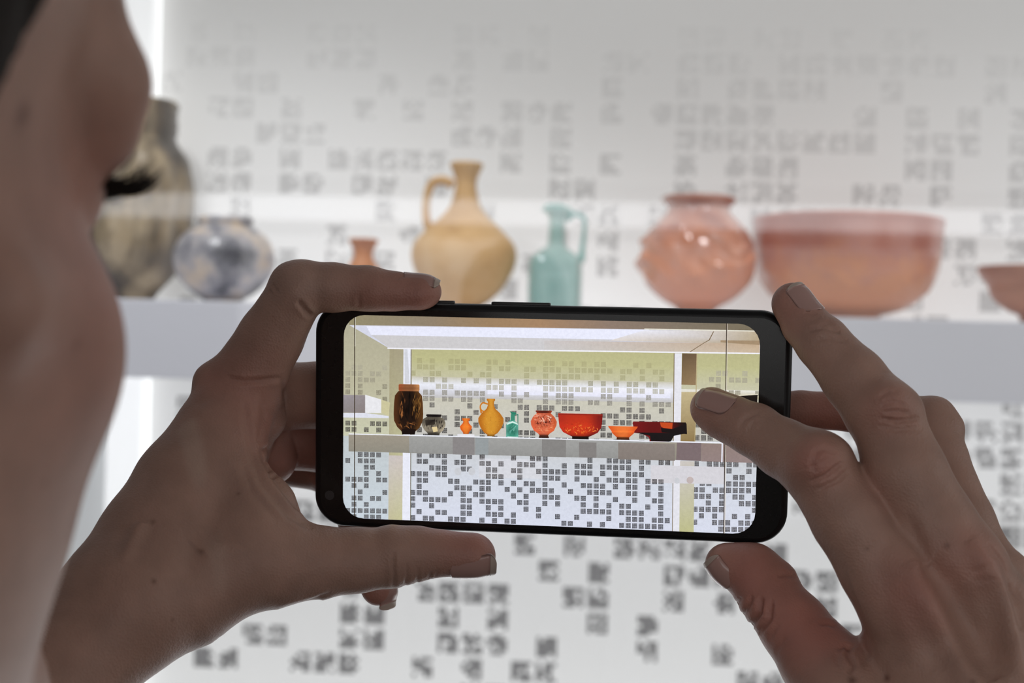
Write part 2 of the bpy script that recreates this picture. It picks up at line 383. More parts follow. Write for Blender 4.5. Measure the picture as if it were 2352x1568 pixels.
def loft(loops, cap0=True, cap1=True):
    v, f = [], []; n = len(loops[0])
    for L in loops: v += L
    for i in range(len(loops) - 1):
        for k in range(n):
            f.append((i * n + k, i * n + (k + 1) % n, (i + 1) * n + (k + 1) % n, (i + 1) * n + k))
    if cap0: f.append(tuple(range(n))[::-1])
    if cap1: f.append(tuple((len(loops) - 1) * n + k for k in range(n)))
    return v, f
phone = empty('smartphone', (0, 0, 0), 'black smartphone held sideways in both hands, screen showing the vessels', 'phone')
phone.matrix_world = PHW
def pchild(name, me, mat, parent=None):
    o = link(name, me, parent or phone, mat); return o
black_case = plain('black_rubber', (.008, .008, .009), .38, .28, 0, .1, .5)
loops = []
for k in range(9):
    a = math.pi * k / 8 - math.pi / 2
    off = BE * (1 - math.cos(a)); z = BC[2] + (BT / 2 - BE) * (1 if a > 0 else -1 if a < 0 else 0) + BE * math.sin(a)
    loops.append([(x, y, z) for x, y in rrect(BW - 2 * off, BH - 2 * off, BR - off * .8, 12, BC[0], BC[1])])
v, f = loft(loops); me = mesh('case', v, f, True)
pchild('case', me, black_case)
def slab(w_, h_, r, z0, z1, cx, cy, bev=.15):
    return loft([[(x, y, z) for x, y in rrect(w_ - 2 * o_, h_ - 2 * o_, r - o_, 10, cx, cy)] for z, o_ in ((z0, 0), (z1 - bev, 0), (z1, bev))])
v, f = slab(BW - 4.6, BH - 4.0, 8.5, -.4, .02, BC[0], BC[1] - .2); me = mesh('front_glass', v, f)
gm = plain('black_glass', (.010, .009, .009), .16, .35, 0, .05, .5)
pchild('front_glass', me, gm)
v, f = slab(3.2, 3.2, 1.55, .0, .06, *to_screen(757, 1137), bev=.02); pchild('front_camera_lens', mesh('lens', v, f), plain('lens_grey', (.035, .036, .04), .15, .6))
def side_button(x0, x1):
    a = to_screen(x0, 696)[0]; b_ = to_screen(x1, 700)[0]
    loops = [[((a + b_) / 2 + x, BC[1] + BH / 2 + y, BC[2] + z) for x, z in rrect((b_ - a) - 2 * o_, 2.6 - 2 * o_, 1.0 - o_, 6)] for y, o_ in ((-.6, 0), (.55, 0), (.8, .25))]
    v, f = loft(loops); f = [t[::-1] for t in f]; return mesh('button', v, f, True)
pchild('power_button', side_button(965, 1040), plain('button_black', (.018, .018, .019), .4))
pchild('volume_button', side_button(1125, 1262), plain('button_black', (.018, .018, .019), .4))
v, f = slab(16, 9, 4.4, -BT - 1.0, -BT - .0, 60, 28); pchild('rear_camera', mesh('rear', v, f), gm)

# ---- picture on the screen: flat coloured polygons, drawn back to front
SV, SF, SC = [], [], []
layer = [0]
CX0, CX1, CY0, CY1 = -68.3, 68.3, -34.15, 34.15
CR = 7.0
def clip_screen(poly):                     # clip to the rounded screen outline (convex)
    out_l = rrect(136.6, 68.3, CR, 6)
    n = len(out_l)
    for i in range(n):
        ax, ay = out_l[i]; bx_, by_ = out_l[(i + 1) % n]
        ex, ey = bx_ - ax, by_ - ay
        if abs(ex) + abs(ey) < 1e-9: continue
        res = []
        for k in range(len(poly)):
            p, q = poly[k], poly[(k + 1) % len(poly)]
            dp = ex * (p[1] - ay) - ey * (p[0] - ax); dq = ex * (q[1] - ay) - ey * (q[0] - ax)
            if dp >= 0: res.append(p)
            if (dp >= 0) != (dq >= 0):
                t = dp / (dp - dq); res.append(tuple(p[j] + (q[j] - p[j]) * t for j in range(len(p))))
        poly = res
        if len(poly) < 3: return []
    return poly
def s2l(c): return tuple(((x / 255) / 12.92 if x / 255 < .04045 else ((x / 255 + .055) / 1.055) ** 2.4) for x in c)
def draw(pts, col, cols=None, same=False):             # pts in photograph pixels; colour sRGB
    if not same: layer[0] += 1
    z = .03 + layer[0] * .0032
    L = []
    for i, (x, y) in enumerate(pts):
        sx, sy = to_screen(x, y); c = s2l(cols[i] if cols else col)
        L.append((sx, sy, *c))
    ar = sum(L[i][0] * L[(i + 1) % len(L)][1] - L[(i + 1) % len(L)][0] * L[i][1] for i in range(len(L)))
    if ar < 0: L = L[::-1]
    L = clip_screen(L)
    if not L: return
    n = len(SV)
    SV.extend([(p[0], p[1], z) for p in L]); SC.extend([(p[2], p[3], p[4], 1) for p in L]); SF.append(tuple(range(n, n + len(L))))
def tri_draw(pts, col): draw(pts, col)
def T(y): return y                         # readability
def line_y(x, x0, y0, sl): return y0 + (x - x0) * sl
def quadbar(x0, x1, y0, y1, sl0, sl1, c, c2=None):   # bar with sloped top and bottom; c2 = bottom colour
    p = [(x0, y0), (x1, y0 + (x1 - x0) * sl0), (x1, y1 + (x1 - x0) * sl1), (x0, y1)]
    draw(p, c, [c, c, c2 or c, c2 or c])
# rear panel: greenish grey at top to blue white at the bottom
for (ya, yb, ca, cb) in ((722, 830, (176, 170, 128), (192, 190, 142)), (830, 905, (192, 190, 142), (206, 203, 186)), (905, 1000, (206, 203, 186), (202, 200, 194)), (1000, 1100, (200, 202, 202), (214, 219, 230)), (1100, 1250, (214, 219, 230), (222, 226, 244))):
    quadbar(780, 1760, ya - 8, yb - 8, .024, .03, ca, cb)
quadbar(780, 946, 720, 880, .02, .02, (178, 173, 150), (190, 186, 160)); quadbar(780, 946, 880, 1000, .02, .02, (190, 186, 160), (205, 206, 180)); quadbar(780, 946, 1000, 1215, .02, .03, (196, 203, 205), (205, 216, 226))
# white bands of the reflection across the panel
quadbar(946, 1560, 864, 882, .022, .022, (204, 200, 182), (238, 240, 250)); quadbar(946, 1560, 882, 900, .022, .022, (238, 240, 250), (214, 214, 222)); quadbar(946, 1560, 900, 912, .022, .022, (214, 214, 222), (196, 194, 192))
quadbar(1120, 1540, 884, 905, .022, .022, (246, 246, 255), (232, 233, 250)); quadbar(1548, 1745, 893, 912, .02, .02, (236, 234, 226), (196, 184, 150))
# tiles
def row_geo(r):                            # y of row r at column 0, y slope
    y0 = 960 + 329 / 3.92 + r * 14.44
    return y0
def colx(c, r):
    u = 948.7 + c * 14.46 + max(0, c - 21) * .16 + max(0, c - 21) ** 2 * .010
    return u - (r + 4) * .045 * 1.0 + (0 if r < 0 else 0)
def colx2(c, r): return colx(c, r) - r * .075 * (c / 40.0)
def coly(c, r): return row_geo(r) + (colx(c, r) - 948.7) * (.031 + .0006 * r)
def tile(cx, cy, s, g, dens, dark=(48, 42, 44), bg=None):
    def mixc(a): return tuple(bg_ + (d_ - bg_) * a for bg_, d_ in zip(bg or (205, 205, 200), dark))
    h = s / 2
    
    cs = s / 5
    for i in range(5):
        for j in range(5):
            a = 1.0 if g[i][j] else .7
            x = cx + (j - 2) * cs * 1.0; y = cy + (i - 2) * cs; q = cs * .43
            draw([(x - q, y - q), (x + q, y - q), (x + q, y + q), (x - q, y + q)], mixc(dens * a), None, True)
layer[0] += 1
for r, cs in ROWS.items():
    if r > 11: continue
    d = max(.0, min(1, (r + 16.2) / 12.0)) ** 1.1 * (.5 if r == -11 else 1)
    for c in cs:
        if not GLYPH.get((c, r)): continue
        bgc = tuple(np.interp(r, [-15, -13, -11, -8, 0], q) for q in ([180, 190, 206, 205, 214], [176, 188, 204, 203, 217], [132, 146, 186, 196, 226]))
        tile(colx2(c, r), coly(c, r), 11.7, GLYPH[(c, r)], d, bg=bgc, dark=(112, 104, 78) if r < -12 else (84, 78, 72) if r < -8 else (22, 17, 20))
SIDE = {0:[2,3,4,5],1:[0,2,3,4],2:[3,4],3:[3,5],4:[0,1,2,3,5,6],5:[1,3],6:[2,6],7:[1,2,4,5],8:[1,3],9:[0,1,2,3,4,5,6],10:[1,3,4,5],
        -4:[0,1,3,5],-5:[0,1,4,5,6],-9:[6],-10:[0,2,5],-11:[0,2,6],-12:[0,2,3,4],-13:[0,1,2,4,5],-14:[1,2,6]}
RS = {0:[0,2,3,4,5,6,8,9],1:[0,4,5,8],2:[1,2,3,6,7],3:[1,2,5,6,7,8,9],4:[0,1,3,4,5,6,7,8],5:[0,1,2,4,6,7,9],6:[2,4,7,8,9],7:[0,1,2,3,4,9],8:[1,3,6,8],9:[0,3,4,5,7,8,9],10:[4,5,6,7,8],
      -4:[0,1,2],-5:[1],-6:[0],-11:[5,6,9],-12:[3],-13:[2,3,5,6,7,9],-14:[3,4,7]}
for r, cs in SIDE.items():
    for c in cs:
        tile(799 + c * 14.15, 960 + 324 / 3.92 + r * 14.3 + c * .35, 11, GLYPH[rng.choice(list(GLYPH))], max(.15, min(1, (r + 16) / 10)), bg=(196, 192, 172) if r < -7 else None, dark=(96, 90, 72) if r < -7 else (48, 42, 44))
for r, cs in RS.items():
    for c in cs:
        if c == 0: g = [[True, False, True, False, False]] * 5
        tile(1599 + c * 15.2 - r * .4, 960 + 410 / 3.92 + r * 14.9 + c * .3, 12, GLYPH[rng.choice(list(GLYPH))], max(.15, min(1, (r + 16) / 10)), bg=(196, 192, 172) if r < -7 else None, dark=(96, 90, 72) if r < -7 else (48, 42, 44))
layer[0] += 2
tb = [(802, (150, 142, 112)), (980, (146, 132, 112)), (1120, (158, 130, 98)), (1240, (166, 132, 100)), (1400, (142, 122, 108)), (1560, (128, 116, 100)), (1760, (120, 110, 88))]
for (xa, ca), (xb, cb) in zip(tb[:-1], tb[1:]):
    draw([(xa, 700 + (xa - 802) * .022), (xb, 700 + (xb - 802) * .022), (xb, 746 + (xb - 802) * .015), (xa, 746 + (xa - 802) * .015)], ca, [ca, cb, cb, ca])
draw([(802, 746), (1760, 760), (1760, 812), (895, 800)], (206, 205, 214))
draw([(816, 748), (1490, 757), (1490, 781), (852, 769)], (236, 238, 255))
draw([(802, 746), (842, 749), (852, 768), (895, 800)], (216, 218, 234))
draw([(852, 769), (1400, 780), (1400, 806), (895, 799)], (208, 206, 208))
draw([(1250, 782), (1745, 789), (1745, 812), (1250, 805)], (200, 182, 160), [(206, 200, 200), (196, 170, 140), (206, 186, 160), (206, 204, 204)])
draw([(1480, 758), (1745, 760), (1745, 790), (1400, 782)], (206, 190, 166), [(236, 236, 246), (190, 174, 146), (178, 160, 128), (222, 214, 208)])
draw([(1655, 781), (1745, 782), (1745, 792), (1655, 786)], (164, 140, 110))
draw([(890, 798), (1745, 810), (1745, 813), (890, 801)], (245, 244, 252))
draw([(1480, 754), (1745, 759), (1745, 761.5), (1480, 756.5)], (232, 228, 214))
draw([(1583, 808), (1616, 787), (1628, 780), (1638, 761), (1640, 761), (1630, 781), (1617, 788), (1586, 808)], (120, 98, 70))
draw([(895, 801), (927, 802), (925, 1205), (893, 1203)], (188, 182, 158), [(168, 160, 132), (170, 162, 136), (204, 204, 160), (190, 186, 150)])
draw([(893, 1045), (925, 1046), (924, 1212), (892, 1210)], (196, 186, 178), [(206, 198, 196), (206, 196, 192), (200, 198, 150), (196, 190, 150)])
draw([(927, 801), (943.5, 802), (942, 1225), (924, 1222)], (236, 238, 250))
draw([(929, 801), (936, 802), (941, 880), (930, 880)], (214, 216, 224))
draw([(943.5, 802), (945.5, 802), (943.5, 1225), (942, 1225)], (120, 112, 96))
draw([(1549, 811), (1566, 811), (1561, 1245), (1544, 1245)], (232, 232, 240))
draw([(1547.5, 811), (1549.5, 811), (1545, 1245), (1543.5, 1245)], (128, 112, 84))
draw([(1567, 811), (1600, 812), (1598, 884), (1565, 883)], (112, 88, 62), [(100, 80, 56), (110, 88, 64), (150, 124, 92), (142, 118, 84)])
draw([(1565, 900), (1600, 900), (1597, 1018), (1563, 1016)], (172, 150, 104), [(196, 180, 140), (196, 180, 140), (140, 116, 74), (146, 122, 78)])
draw([(1562, 1058), (1595, 1059), (1593, 1250), (1560, 1250)], (196, 190, 150), [(206, 200, 196), (204, 198, 190), (190, 190, 130), (190, 190, 130)])
draw([(1600, 812), (1602, 812), (1597, 1018), (1595, 1018)], (186, 170, 130))
# left shelf end
draw([(780, 906), (839, 907), (839, 948), (780, 947)], (142, 134, 134), [(158, 152, 158), (150, 142, 144), (138, 128, 126), (146, 140, 140)])
draw([(839, 906), (876, 917), (876, 948), (839, 948)], (236, 236, 240)); draw([(876, 917), (896, 924), (893, 955), (876, 948)], (206, 200, 160))
draw([(780, 948), (840, 948), (893, 955), (893, 960), (780, 958)], (226, 228, 240))
# dark wedge at right
draw([(1670, 911), (1740, 905), (1739, 930), (1670, 915)], (26, 20, 18)); draw([(1668, 908), (1741, 904), (1741, 906), (1668, 911)], (236, 228, 206))
# display shelf
quadbar(801, 1665, 996, 1036, .0230, .0265, (160, 152, 138), (146, 142, 130))
quadbar(940, 1500, 999, 1039, .0240, .0280, (164, 164, 162), (150, 150, 148))
quadbar(1040, 1090, 1002, 1043, .024, .028, (140, 136, 136)); quadbar(1092, 1122, 1004, 1044, .024, .028, (152, 158, 160)); quadbar(1245, 1300, 1007, 1048, .024, .028, (136, 134, 132))
quadbar(1330, 1370, 1015, 1050, .024, .028, (134, 130, 128)); quadbar(1420, 1550, 1016, 1054, .024, .028, (142, 132, 126), (134, 124, 118))
draw([(1555, 1014), (1611, 1016), (1610, 1058), (1553, 1056)], (126, 110, 112)); quadbar(1611, 1790, 1018, 1059, .024, .028, (148, 130, 124), (150, 132, 130))
draw([(801, 995), (1658, 1015), (1658, 1018), (801, 997)], (244, 246, 255))
draw([(1657.5, 1016), (1660.5, 1016), (1659.5, 1061), (1656.5, 1061)], (240, 242, 255))
# faint reflections under the shelf
quadbar(1100, 1245, 1052, 1096, .02, .02, (218, 219, 226)); quadbar(1495, 1665, 1068, 1108, .02, .02, (216, 214, 220))
def disc(cx, cy, rx, ry, col, n=20): draw([(cx + rx * math.cos(2 * math.pi * k / n), cy + ry * math.sin(2 * math.pi * k / n)) for k in range(n)], col)
for q in ((1052, 1082, 8, 9), (1084, 1082, 8, 9), (1555, 1103, 6, 7)): disc(*q, (206, 208, 214))
disc(1585, 1102, 8, 8, (196, 182, 180))
layer[0] += 1
for r, cs in ROWS.items():                 # tiles again where the reflections were laid over
    if r in (0, 1, 2, 3):
        for c in cs:
            x = colx2(c, r)
            if 1100 < x < 1245 or 1500 < x < 1545: tile(x, coly(c, r), 11.7, GLYPH[(c, r)], .9)
layer[0] += 2
draw([(814, 722), (816.2, 722), (815.5, 1190), (813.5, 1190)], (70, 60, 48)); draw([(816.4, 722), (817.4, 722), (816.8, 795), (815.8, 795)], (225, 222, 206))
draw([(1668, 740), (1670, 740), (1663, 1230), (1661, 1230)], (66, 54, 44)); draw([(1670.4, 740), (1671.6, 740), (1665, 1230), (1663.6, 1230)], (214, 204, 190))
quadbar(790, 1740, 1188, 1196, .0425, .0425, (226, 226, 250))
# vessels in the picture
def spin(cx, prof, c_l, c_m, c_r, skew=.02):
    layer[0] += 1
    NU = 10
    def cu(u, k):
        a_, b_ = (c_l, c_m) if u < 0 else (c_r, c_m)
        t = min(1, (1 - abs(u)) / .75); t = t * t * (3 - 2 * t)
        return tuple(max(0, min(255, (p + (q - p) * t) * k)) for p, q in zip(a_, b_))
    for i in range(len(prof) - 1):
        (ra, ya, *ka), (rb, yb, *kb) = prof[i], prof[i + 1]
        k1 = ka[0] if ka else 1; k2 = kb[0] if kb else k1
        for j in range(NU):
            u0, u1 = -1 + 2 * j / NU, -1 + 2 * (j + 1) / NU
            draw([(cx + ra * u0, ya + ra * u0 * skew), (cx + ra * u1, ya + ra * u1 * skew), (cx + rb * u1, yb + rb * u1 * skew), (cx + rb * u0, yb + rb * u0 * skew)], c_m,
                 [cu(u0, k1), cu(u1, k1), cu(u1, k2), cu(u0, k2)], True)
def specks(cx, cy, rx, ry, n, cols, size=(1, 3), el=1.0, ang=0.0, dang=6.28):
    for k in range(n):
        if k % 25 == 0: layer[0] += 1
        t = rng.uniform(0, 6.28); q = math.sqrt(rng.random()); x = cx + rx * q * math.cos(t); y = cy + ry * q * math.sin(t)
        z_ = rng.uniform(*size); a_ = ang + rng.uniform(-dang, dang) / 2; dx, dy = math.cos(a_) * z_ * el, math.sin(a_) * z_ * el; ex, ey = -math.sin(a_) * z_ * .5, math.cos(a_) * z_ * .5
        draw([(x - dx, y - dy), (x + ex, y + ey), (x + dx, y + dy), (x - ex, y - ey)], rng.choice(cols), None, True)
spin(940, [(22, 882), (24, 884), (24, 895), (22, 898)], (170, 88, 52), (150, 96, 60), (214, 150, 96))
for yy in (885, 888, 891, 894, 897): draw([(917, yy), (964, yy + 1), (964, yy + 1.8), (917, yy + .8)], (92, 54, 34))
spin(938.5, [(23, 898), (31, 908), (33, 925), (34, 950), (33, 966), (26, 980), (16, 990), (14, 997)], (84, 48, 24), (30, 18, 12), (92, 58, 26))
specks(938, 940, 26, 30, 40, [(14, 9, 7), (20, 13, 9), (34, 20, 12)], (3, 7), 2.6, 1.57, .5)
specks(924, 932, 8, 28, 22, [(124, 76, 40), (92, 54, 28), (64, 38, 20), (156, 100, 56)], (1, 3), 3.4, 1.57, .7)
specks(957, 932, 11, 28, 34, [(120, 84, 40), (96, 62, 28), (140, 98, 50), (70, 46, 22)], (1, 3.4), 3.2, 1.57, .7)
specks(938, 974, 24, 7, 26, [(140, 88, 46), (104, 62, 32), (40, 24, 14), (70, 44, 24)], (1, 3), 2.2, .5, 2.4)
draw([(923, 985), (956, 985), (953, 997), (924, 997)], (24, 14, 12))
spin(997, [(17, 951), (18, 955), (15, 957)], (34, 28, 28), (20, 16, 16), (40, 34, 34))
spin(996.5, [(16, 957, .7), (24, 962, .8), (27, 970, .8), (27, 977, 1.1), (21, 988, 1.2), (14, 994, .6), (13, 999, .25)], (120, 112, 98), (110, 102, 88), (150, 140, 120))
specks(996, 974, 22, 13, 60, [(60, 54, 48), (150, 140, 122), (96, 88, 78), (36, 30, 28)], (.8, 2.6), 2.2, 1.57, .6)
draw([(977, 964), (998, 963), (1000, 974), (978, 977)], (38, 32, 28), [(60, 54, 48), (28, 22, 20), (64, 56, 48), (50, 44, 38)]); draw([(992, 980), (1004, 979), (1006, 990), (996, 992)], (226, 206, 156))
draw([(1051, 996), (1090, 997), (1090, 1002), (1051, 1001)], (232, 232, 238))
spin(1070.5, [(9, 960), (9, 963), (6, 967), (7, 971), (14, 979, 1.05), (12, 986, 1), (7, 992, .95), (6, 996, .85)], (214, 88, 26), (236, 128, 44), (214, 92, 30))
spin(1128, [(9, 915), (10, 918), (7, 922), (7, 930), (10, 938), (21, 948), (29, 960), (29, 969), (24, 982), (15, 994), (8, 998, .8), (9, 1001, .6)], (186, 108, 26), (216, 150, 48), (184, 112, 28))
for k in range(60):
    a_ = rng.uniform(0, 6.28); q = math.sqrt(rng.random()); x = 1128 + 26 * q * math.cos(a_); y = 968 + 24 * q * math.sin(a_); z_ = rng.uniform(.8, 2.0); draw([(x, y), (x + z_, y + .6), (x + z_ * .6, y + z_)], rng.choice([(150, 92, 24), (236, 182, 80), (170, 100, 20), (222, 150, 44)]))
for k in range(8):
    a0, a1 = math.radians(100 + k * 22), math.radians(100 + (k + 1) * 22)
    c_ = (1113, 934)
    draw([(c_[0] + 11 * math.cos(a0), c_[1] - 12 * math.sin(a0)), (c_[0] + 11 * math.cos(a1), c_[1] - 12 * math.sin(a1)), (c_[0] + 8 * math.cos(a1), c_[1] - 8.5 * math.sin(a1)), (c_[0] + 8 * math.cos(a0), c_[1] - 8.5 * math.sin(a0))], (206, 122, 32))
draw([(1111, 922), (1122, 926), (1122, 929), (1111, 926)], (206, 122, 32)); draw([(1102, 934), (1105, 934), (1108, 948), (1104, 948)], (206, 122, 32))
draw([(1171, 943), (1176, 945), (1184, 946), (1187, 949), (1183, 953), (1178, 953), (1174, 948)], (40, 130, 104)); draw([(1174, 950), (1183, 951), (1183, 968), (1173, 968)], (60, 140, 116))
draw([(1187, 950), (1191, 950), (1191, 975), (1189, 975), (1189, 953), (1187, 953)], (60, 130, 112))
layer[0] += 1
spin(1177, [(4, 964), (11, 970, 1.1), (14, 975, 1), (14, 990, .85), (14, 1003, 1.1)], (92, 168, 150), (60, 140, 118), (96, 172, 154)); specks(1178, 986, 9, 12, 26, [(40, 116, 98), (80, 160, 140), (120, 190, 172)], (.8, 2.6), 1.6)
draw([(1166, 970), (1178, 966), (1190, 972), (1190, 975), (1178, 970), (1165, 975)], (214, 240, 232))
draw([(1166, 1001), (1190, 1002), (1190, 1004), (1166, 1003)], (200, 228, 220))
spin(1249.5, [(18, 942), (19, 944), (16, 948)], (130, 40, 20), (86, 26, 14), (150, 56, 30))
spin(1249.5, [(16, 948), (25, 957), (30, 967, 1), (29, 976, 1), (23, 988, 1.1), (13, 995, 1), (10, 999, .4), (12, 1005, .15)], (216, 96, 60), (206, 100, 70), (206, 92, 50))
specks(1249, 966, 17, 14, 46, [(120, 44, 26), (150, 60, 40), (96, 34, 22), (176, 80, 54)], (1, 3.2), 2.0)
specks(1247, 958, 22, 9, 40, [(244, 176, 148), (228, 140, 108), (212, 112, 80), (250, 200, 176)], (1, 2.6), 2.4, .6, 2.0)
specks(1250, 984, 20, 8, 30, [(228, 124, 82), (206, 92, 52), (240, 150, 104)], (1, 2.4), 2.4, .2, 1.6)
specks(1249, 968, 26, 20, 40, [(180, 76, 50), (222, 122, 88)], (.8, 2.2), 2.0)
spin(1333.5, [(51, 949), (51, 953), (50, 966, 1.05), (48, 980, 1.15), (40, 992, 1.1), (26, 999, .9), (19, 1002, .12), (19, 1008, .08)], (176, 42, 22), (186, 48, 20), (120, 20, 16))
specks(1333, 985, 40, 10, 110, [(222, 88, 30), (236, 112, 44), (200, 66, 20), (166, 40, 16), (240, 130, 60)], (.8, 2.6), 1.6)
specks(1333, 972, 44, 3, 24, [(206, 66, 26), (184, 48, 20)], (.8, 2.0), 2.2, 0, .6)
draw([(1284, 949), (1384, 951), (1384, 953.5), (1284, 951.5)], (150, 34, 18))
spin(1515, [(60, 968), (62, 972), (60, 980), (61, 988), (60, 994), (40, 996), (26, 1003), (23, 1007), (23, 1013)], (120, 16, 20), (100, 14, 14), (20, 10, 10))
draw([(1459, 992), (1576, 994), (1548, 1000), (1541, 1013), (1495, 1012), (1493, 1000)], (20, 14, 16)); draw([(1516, 969), (1545, 970), (1544, 984), (1524, 982), (1518, 978)], (198, 74, 28)); draw([(1518, 982), (1545, 984), (1577, 972), (1578, 996), (1520, 992)], (20, 10, 12))
spin(1431, [(34, 978), (33, 981), (28, 987), (26, 990, 1.1), (25, 994, .95), (17, 1001, .95), (14, 1004, .4), (15, 1009, .2)], (222, 92, 36), (240, 120, 52), (226, 90, 34))
sm_ = bpy.data.meshes.new('screen'); sm_.from_pydata(SV, [], SF); sm_.update()
a = sm_.color_attributes.new('picture', 'FLOAT_COLOR', 'POINT'); a.data.foreach_set('color', np.array(SC, np.float32).ravel())
m, nt, b = nmat('lit_screen')
vc = N(nt, 'ShaderNodeVertexColor', layer_name='picture')
tc = N(nt, 'ShaderNodeTexCoord'); nz = N(nt, 'ShaderNodeTexNoise', Scale=.9, Detail=8.0, Roughness=.75); nt.links.new(tc.outputs['Object'], nz.inputs['Vector'])
mr = N(nt, 'ShaderNodeMapRange'); mr.inputs[1].default_value = .25; mr.inputs[2].default_value = .75; mr.inputs[3].default_value = .86; mr.inputs[4].default_value = 1.06; nt.links.new(nz.outputs['Fac'], mr.inputs[0])
sc_ = N(nt, 'ShaderNodeVectorMath', operation='SCALE'); nt.links.new(vc.outputs['Color'], sc_.inputs[0]); nt.links.new(mr.outputs[0], sc_.inputs['Scale'])
b.inputs['Base Color'].default_value = (.01, .01, .01, 1); b.inputs['Roughness'].default_value = .2; b.inputs['Specular IOR Level'].default_value = .2
nt.links.new(sc_.outputs[0], b.inputs['Emission Color']); b.inputs['Emission Strength'].default_value = 0.73
pchild('screen', sm_, m)

# ------------------------------------------------------------------ signed-distance sculpting (camera-local mm)
class Field:
    def __init__(s, lo, hi, h, init=30.0):
        s.lo = np.array(lo, np.float32); s.h = h
        s.n = np.ceil((np.array(hi) - np.array(lo)) / h).astype(int) + 1
        s.f = np.full(s.n, init, np.float32)
    def sub(s, lo, hi):
        a = np.maximum(np.floor((np.array(lo) - s.lo) / s.h).astype(int), 0)
        b_ = np.minimum(np.ceil((np.array(hi) - s.lo) / s.h).astype(int) + 1, s.n)
        b_ = np.maximum(b_, a)
        sl = tuple(slice(int(i), int(j)) for i, j in zip(a, b_))
        ax = [(s.lo[k] + s.h * np.arange(a[k], b_[k])).astype(np.float32) for k in range(3)]
        return sl, ax[0][:, None, None], ax[1][None, :, None], ax[2][None, None, :]
def smin(a, b_, k):
    if k <= 0: return np.minimum(a, b_)
    h = np.maximum(k - np.abs(a - b_), 0) / k
    return np.minimum(a, b_) - h * h * h * k / 6
def smax(a, b_, k): return -smin(-a, -b_, k)
def cap(F_, a, b_, r1, r2, k=2.0, op='add', sx=None):
    a = np.array(a, float); b_ = np.array(b_, float); m_ = max(r1, r2) + k + 3
    sl, X, Y, Z = F_.sub(np.minimum(a, b_) - m_, np.maximum(a, b_) + m_)
    if F_.f[sl].size == 0: return
    ba = b_ - a; L2 = max(float(ba @ ba), 1e-6)
    px_, py_, pz_ = X - a[0], Y - a[1], Z - a[2]
    t = np.clip((px_ * ba[0] + py_ * ba[1] + pz_ * ba[2]) / L2, 0, 1)
    d = np.sqrt((px_ - ba[0] * t) ** 2 + (py_ - ba[1] * t) ** 2 + (pz_ - ba[2] * t) ** 2) - (r1 + (r2 - r1) * t)
    F_.f[sl] = smin(F_.f[sl], d, k) if op == 'add' else smax(F_.f[sl], -d, k)
def ell(F_, c, r, k=3.0, op='add', R_=None):
    c = np.array(c, float); r = np.array(r, float); m_ = max(r) + k + 3
    sl, X, Y, Z = F_.sub(c - m_, c + m_)
    if F_.f[sl].size == 0: return
    p = [X - c[0], Y - c[1], Z - c[2]]
    if R_ is not None: p = [R_[0][i] * p[0] + R_[1][i] * p[1] + R_[2][i] * p[2] for i in range(3)]
    k0 = np.sqrt((p[0] / r[0]) ** 2 + (p[1] / r[1]) ** 2 + (p[2] / r[2]) ** 2); k1 = np.sqrt((p[0] / r[0] ** 2) ** 2 + (p[1] / r[1] ** 2) ** 2 + (p[2] / r[2] ** 2) ** 2)
    d = k0 * (k0 - 1) / np.maximum(k1, 1e-4)
    F_.f[sl] = smin(F_.f[sl], d, k) if op == 'add' else smax(F_.f[sl], -d, k)
def groove(F_, a, b_, wd, amp):            # amp > 0 cuts a crease, < 0 raises a ridge
    a = np.array(a, float); b_ = np.array(b_, float); m_ = wd * 3
    sl, X, Y, Z = F_.sub(np.minimum(a, b_) - m_, np.maximum(a, b_) + m_)
    if F_.f[sl].size == 0: return
    ba = b_ - a; L2 = max(float(ba @ ba), 1e-6)
    px_, py_, pz_ = X - a[0], Y - a[1], Z - a[2]
    t = np.clip((px_ * ba[0] + py_ * ba[1] + pz_ * ba[2]) / L2, 0, 1)
    d2 = (px_ - ba[0] * t) ** 2 + (py_ - ba[1] * t) ** 2 + (pz_ - ba[2] * t) ** 2
    F_.f[sl] += (amp * np.exp(-d2 / (wd * wd))).astype(np.float32)
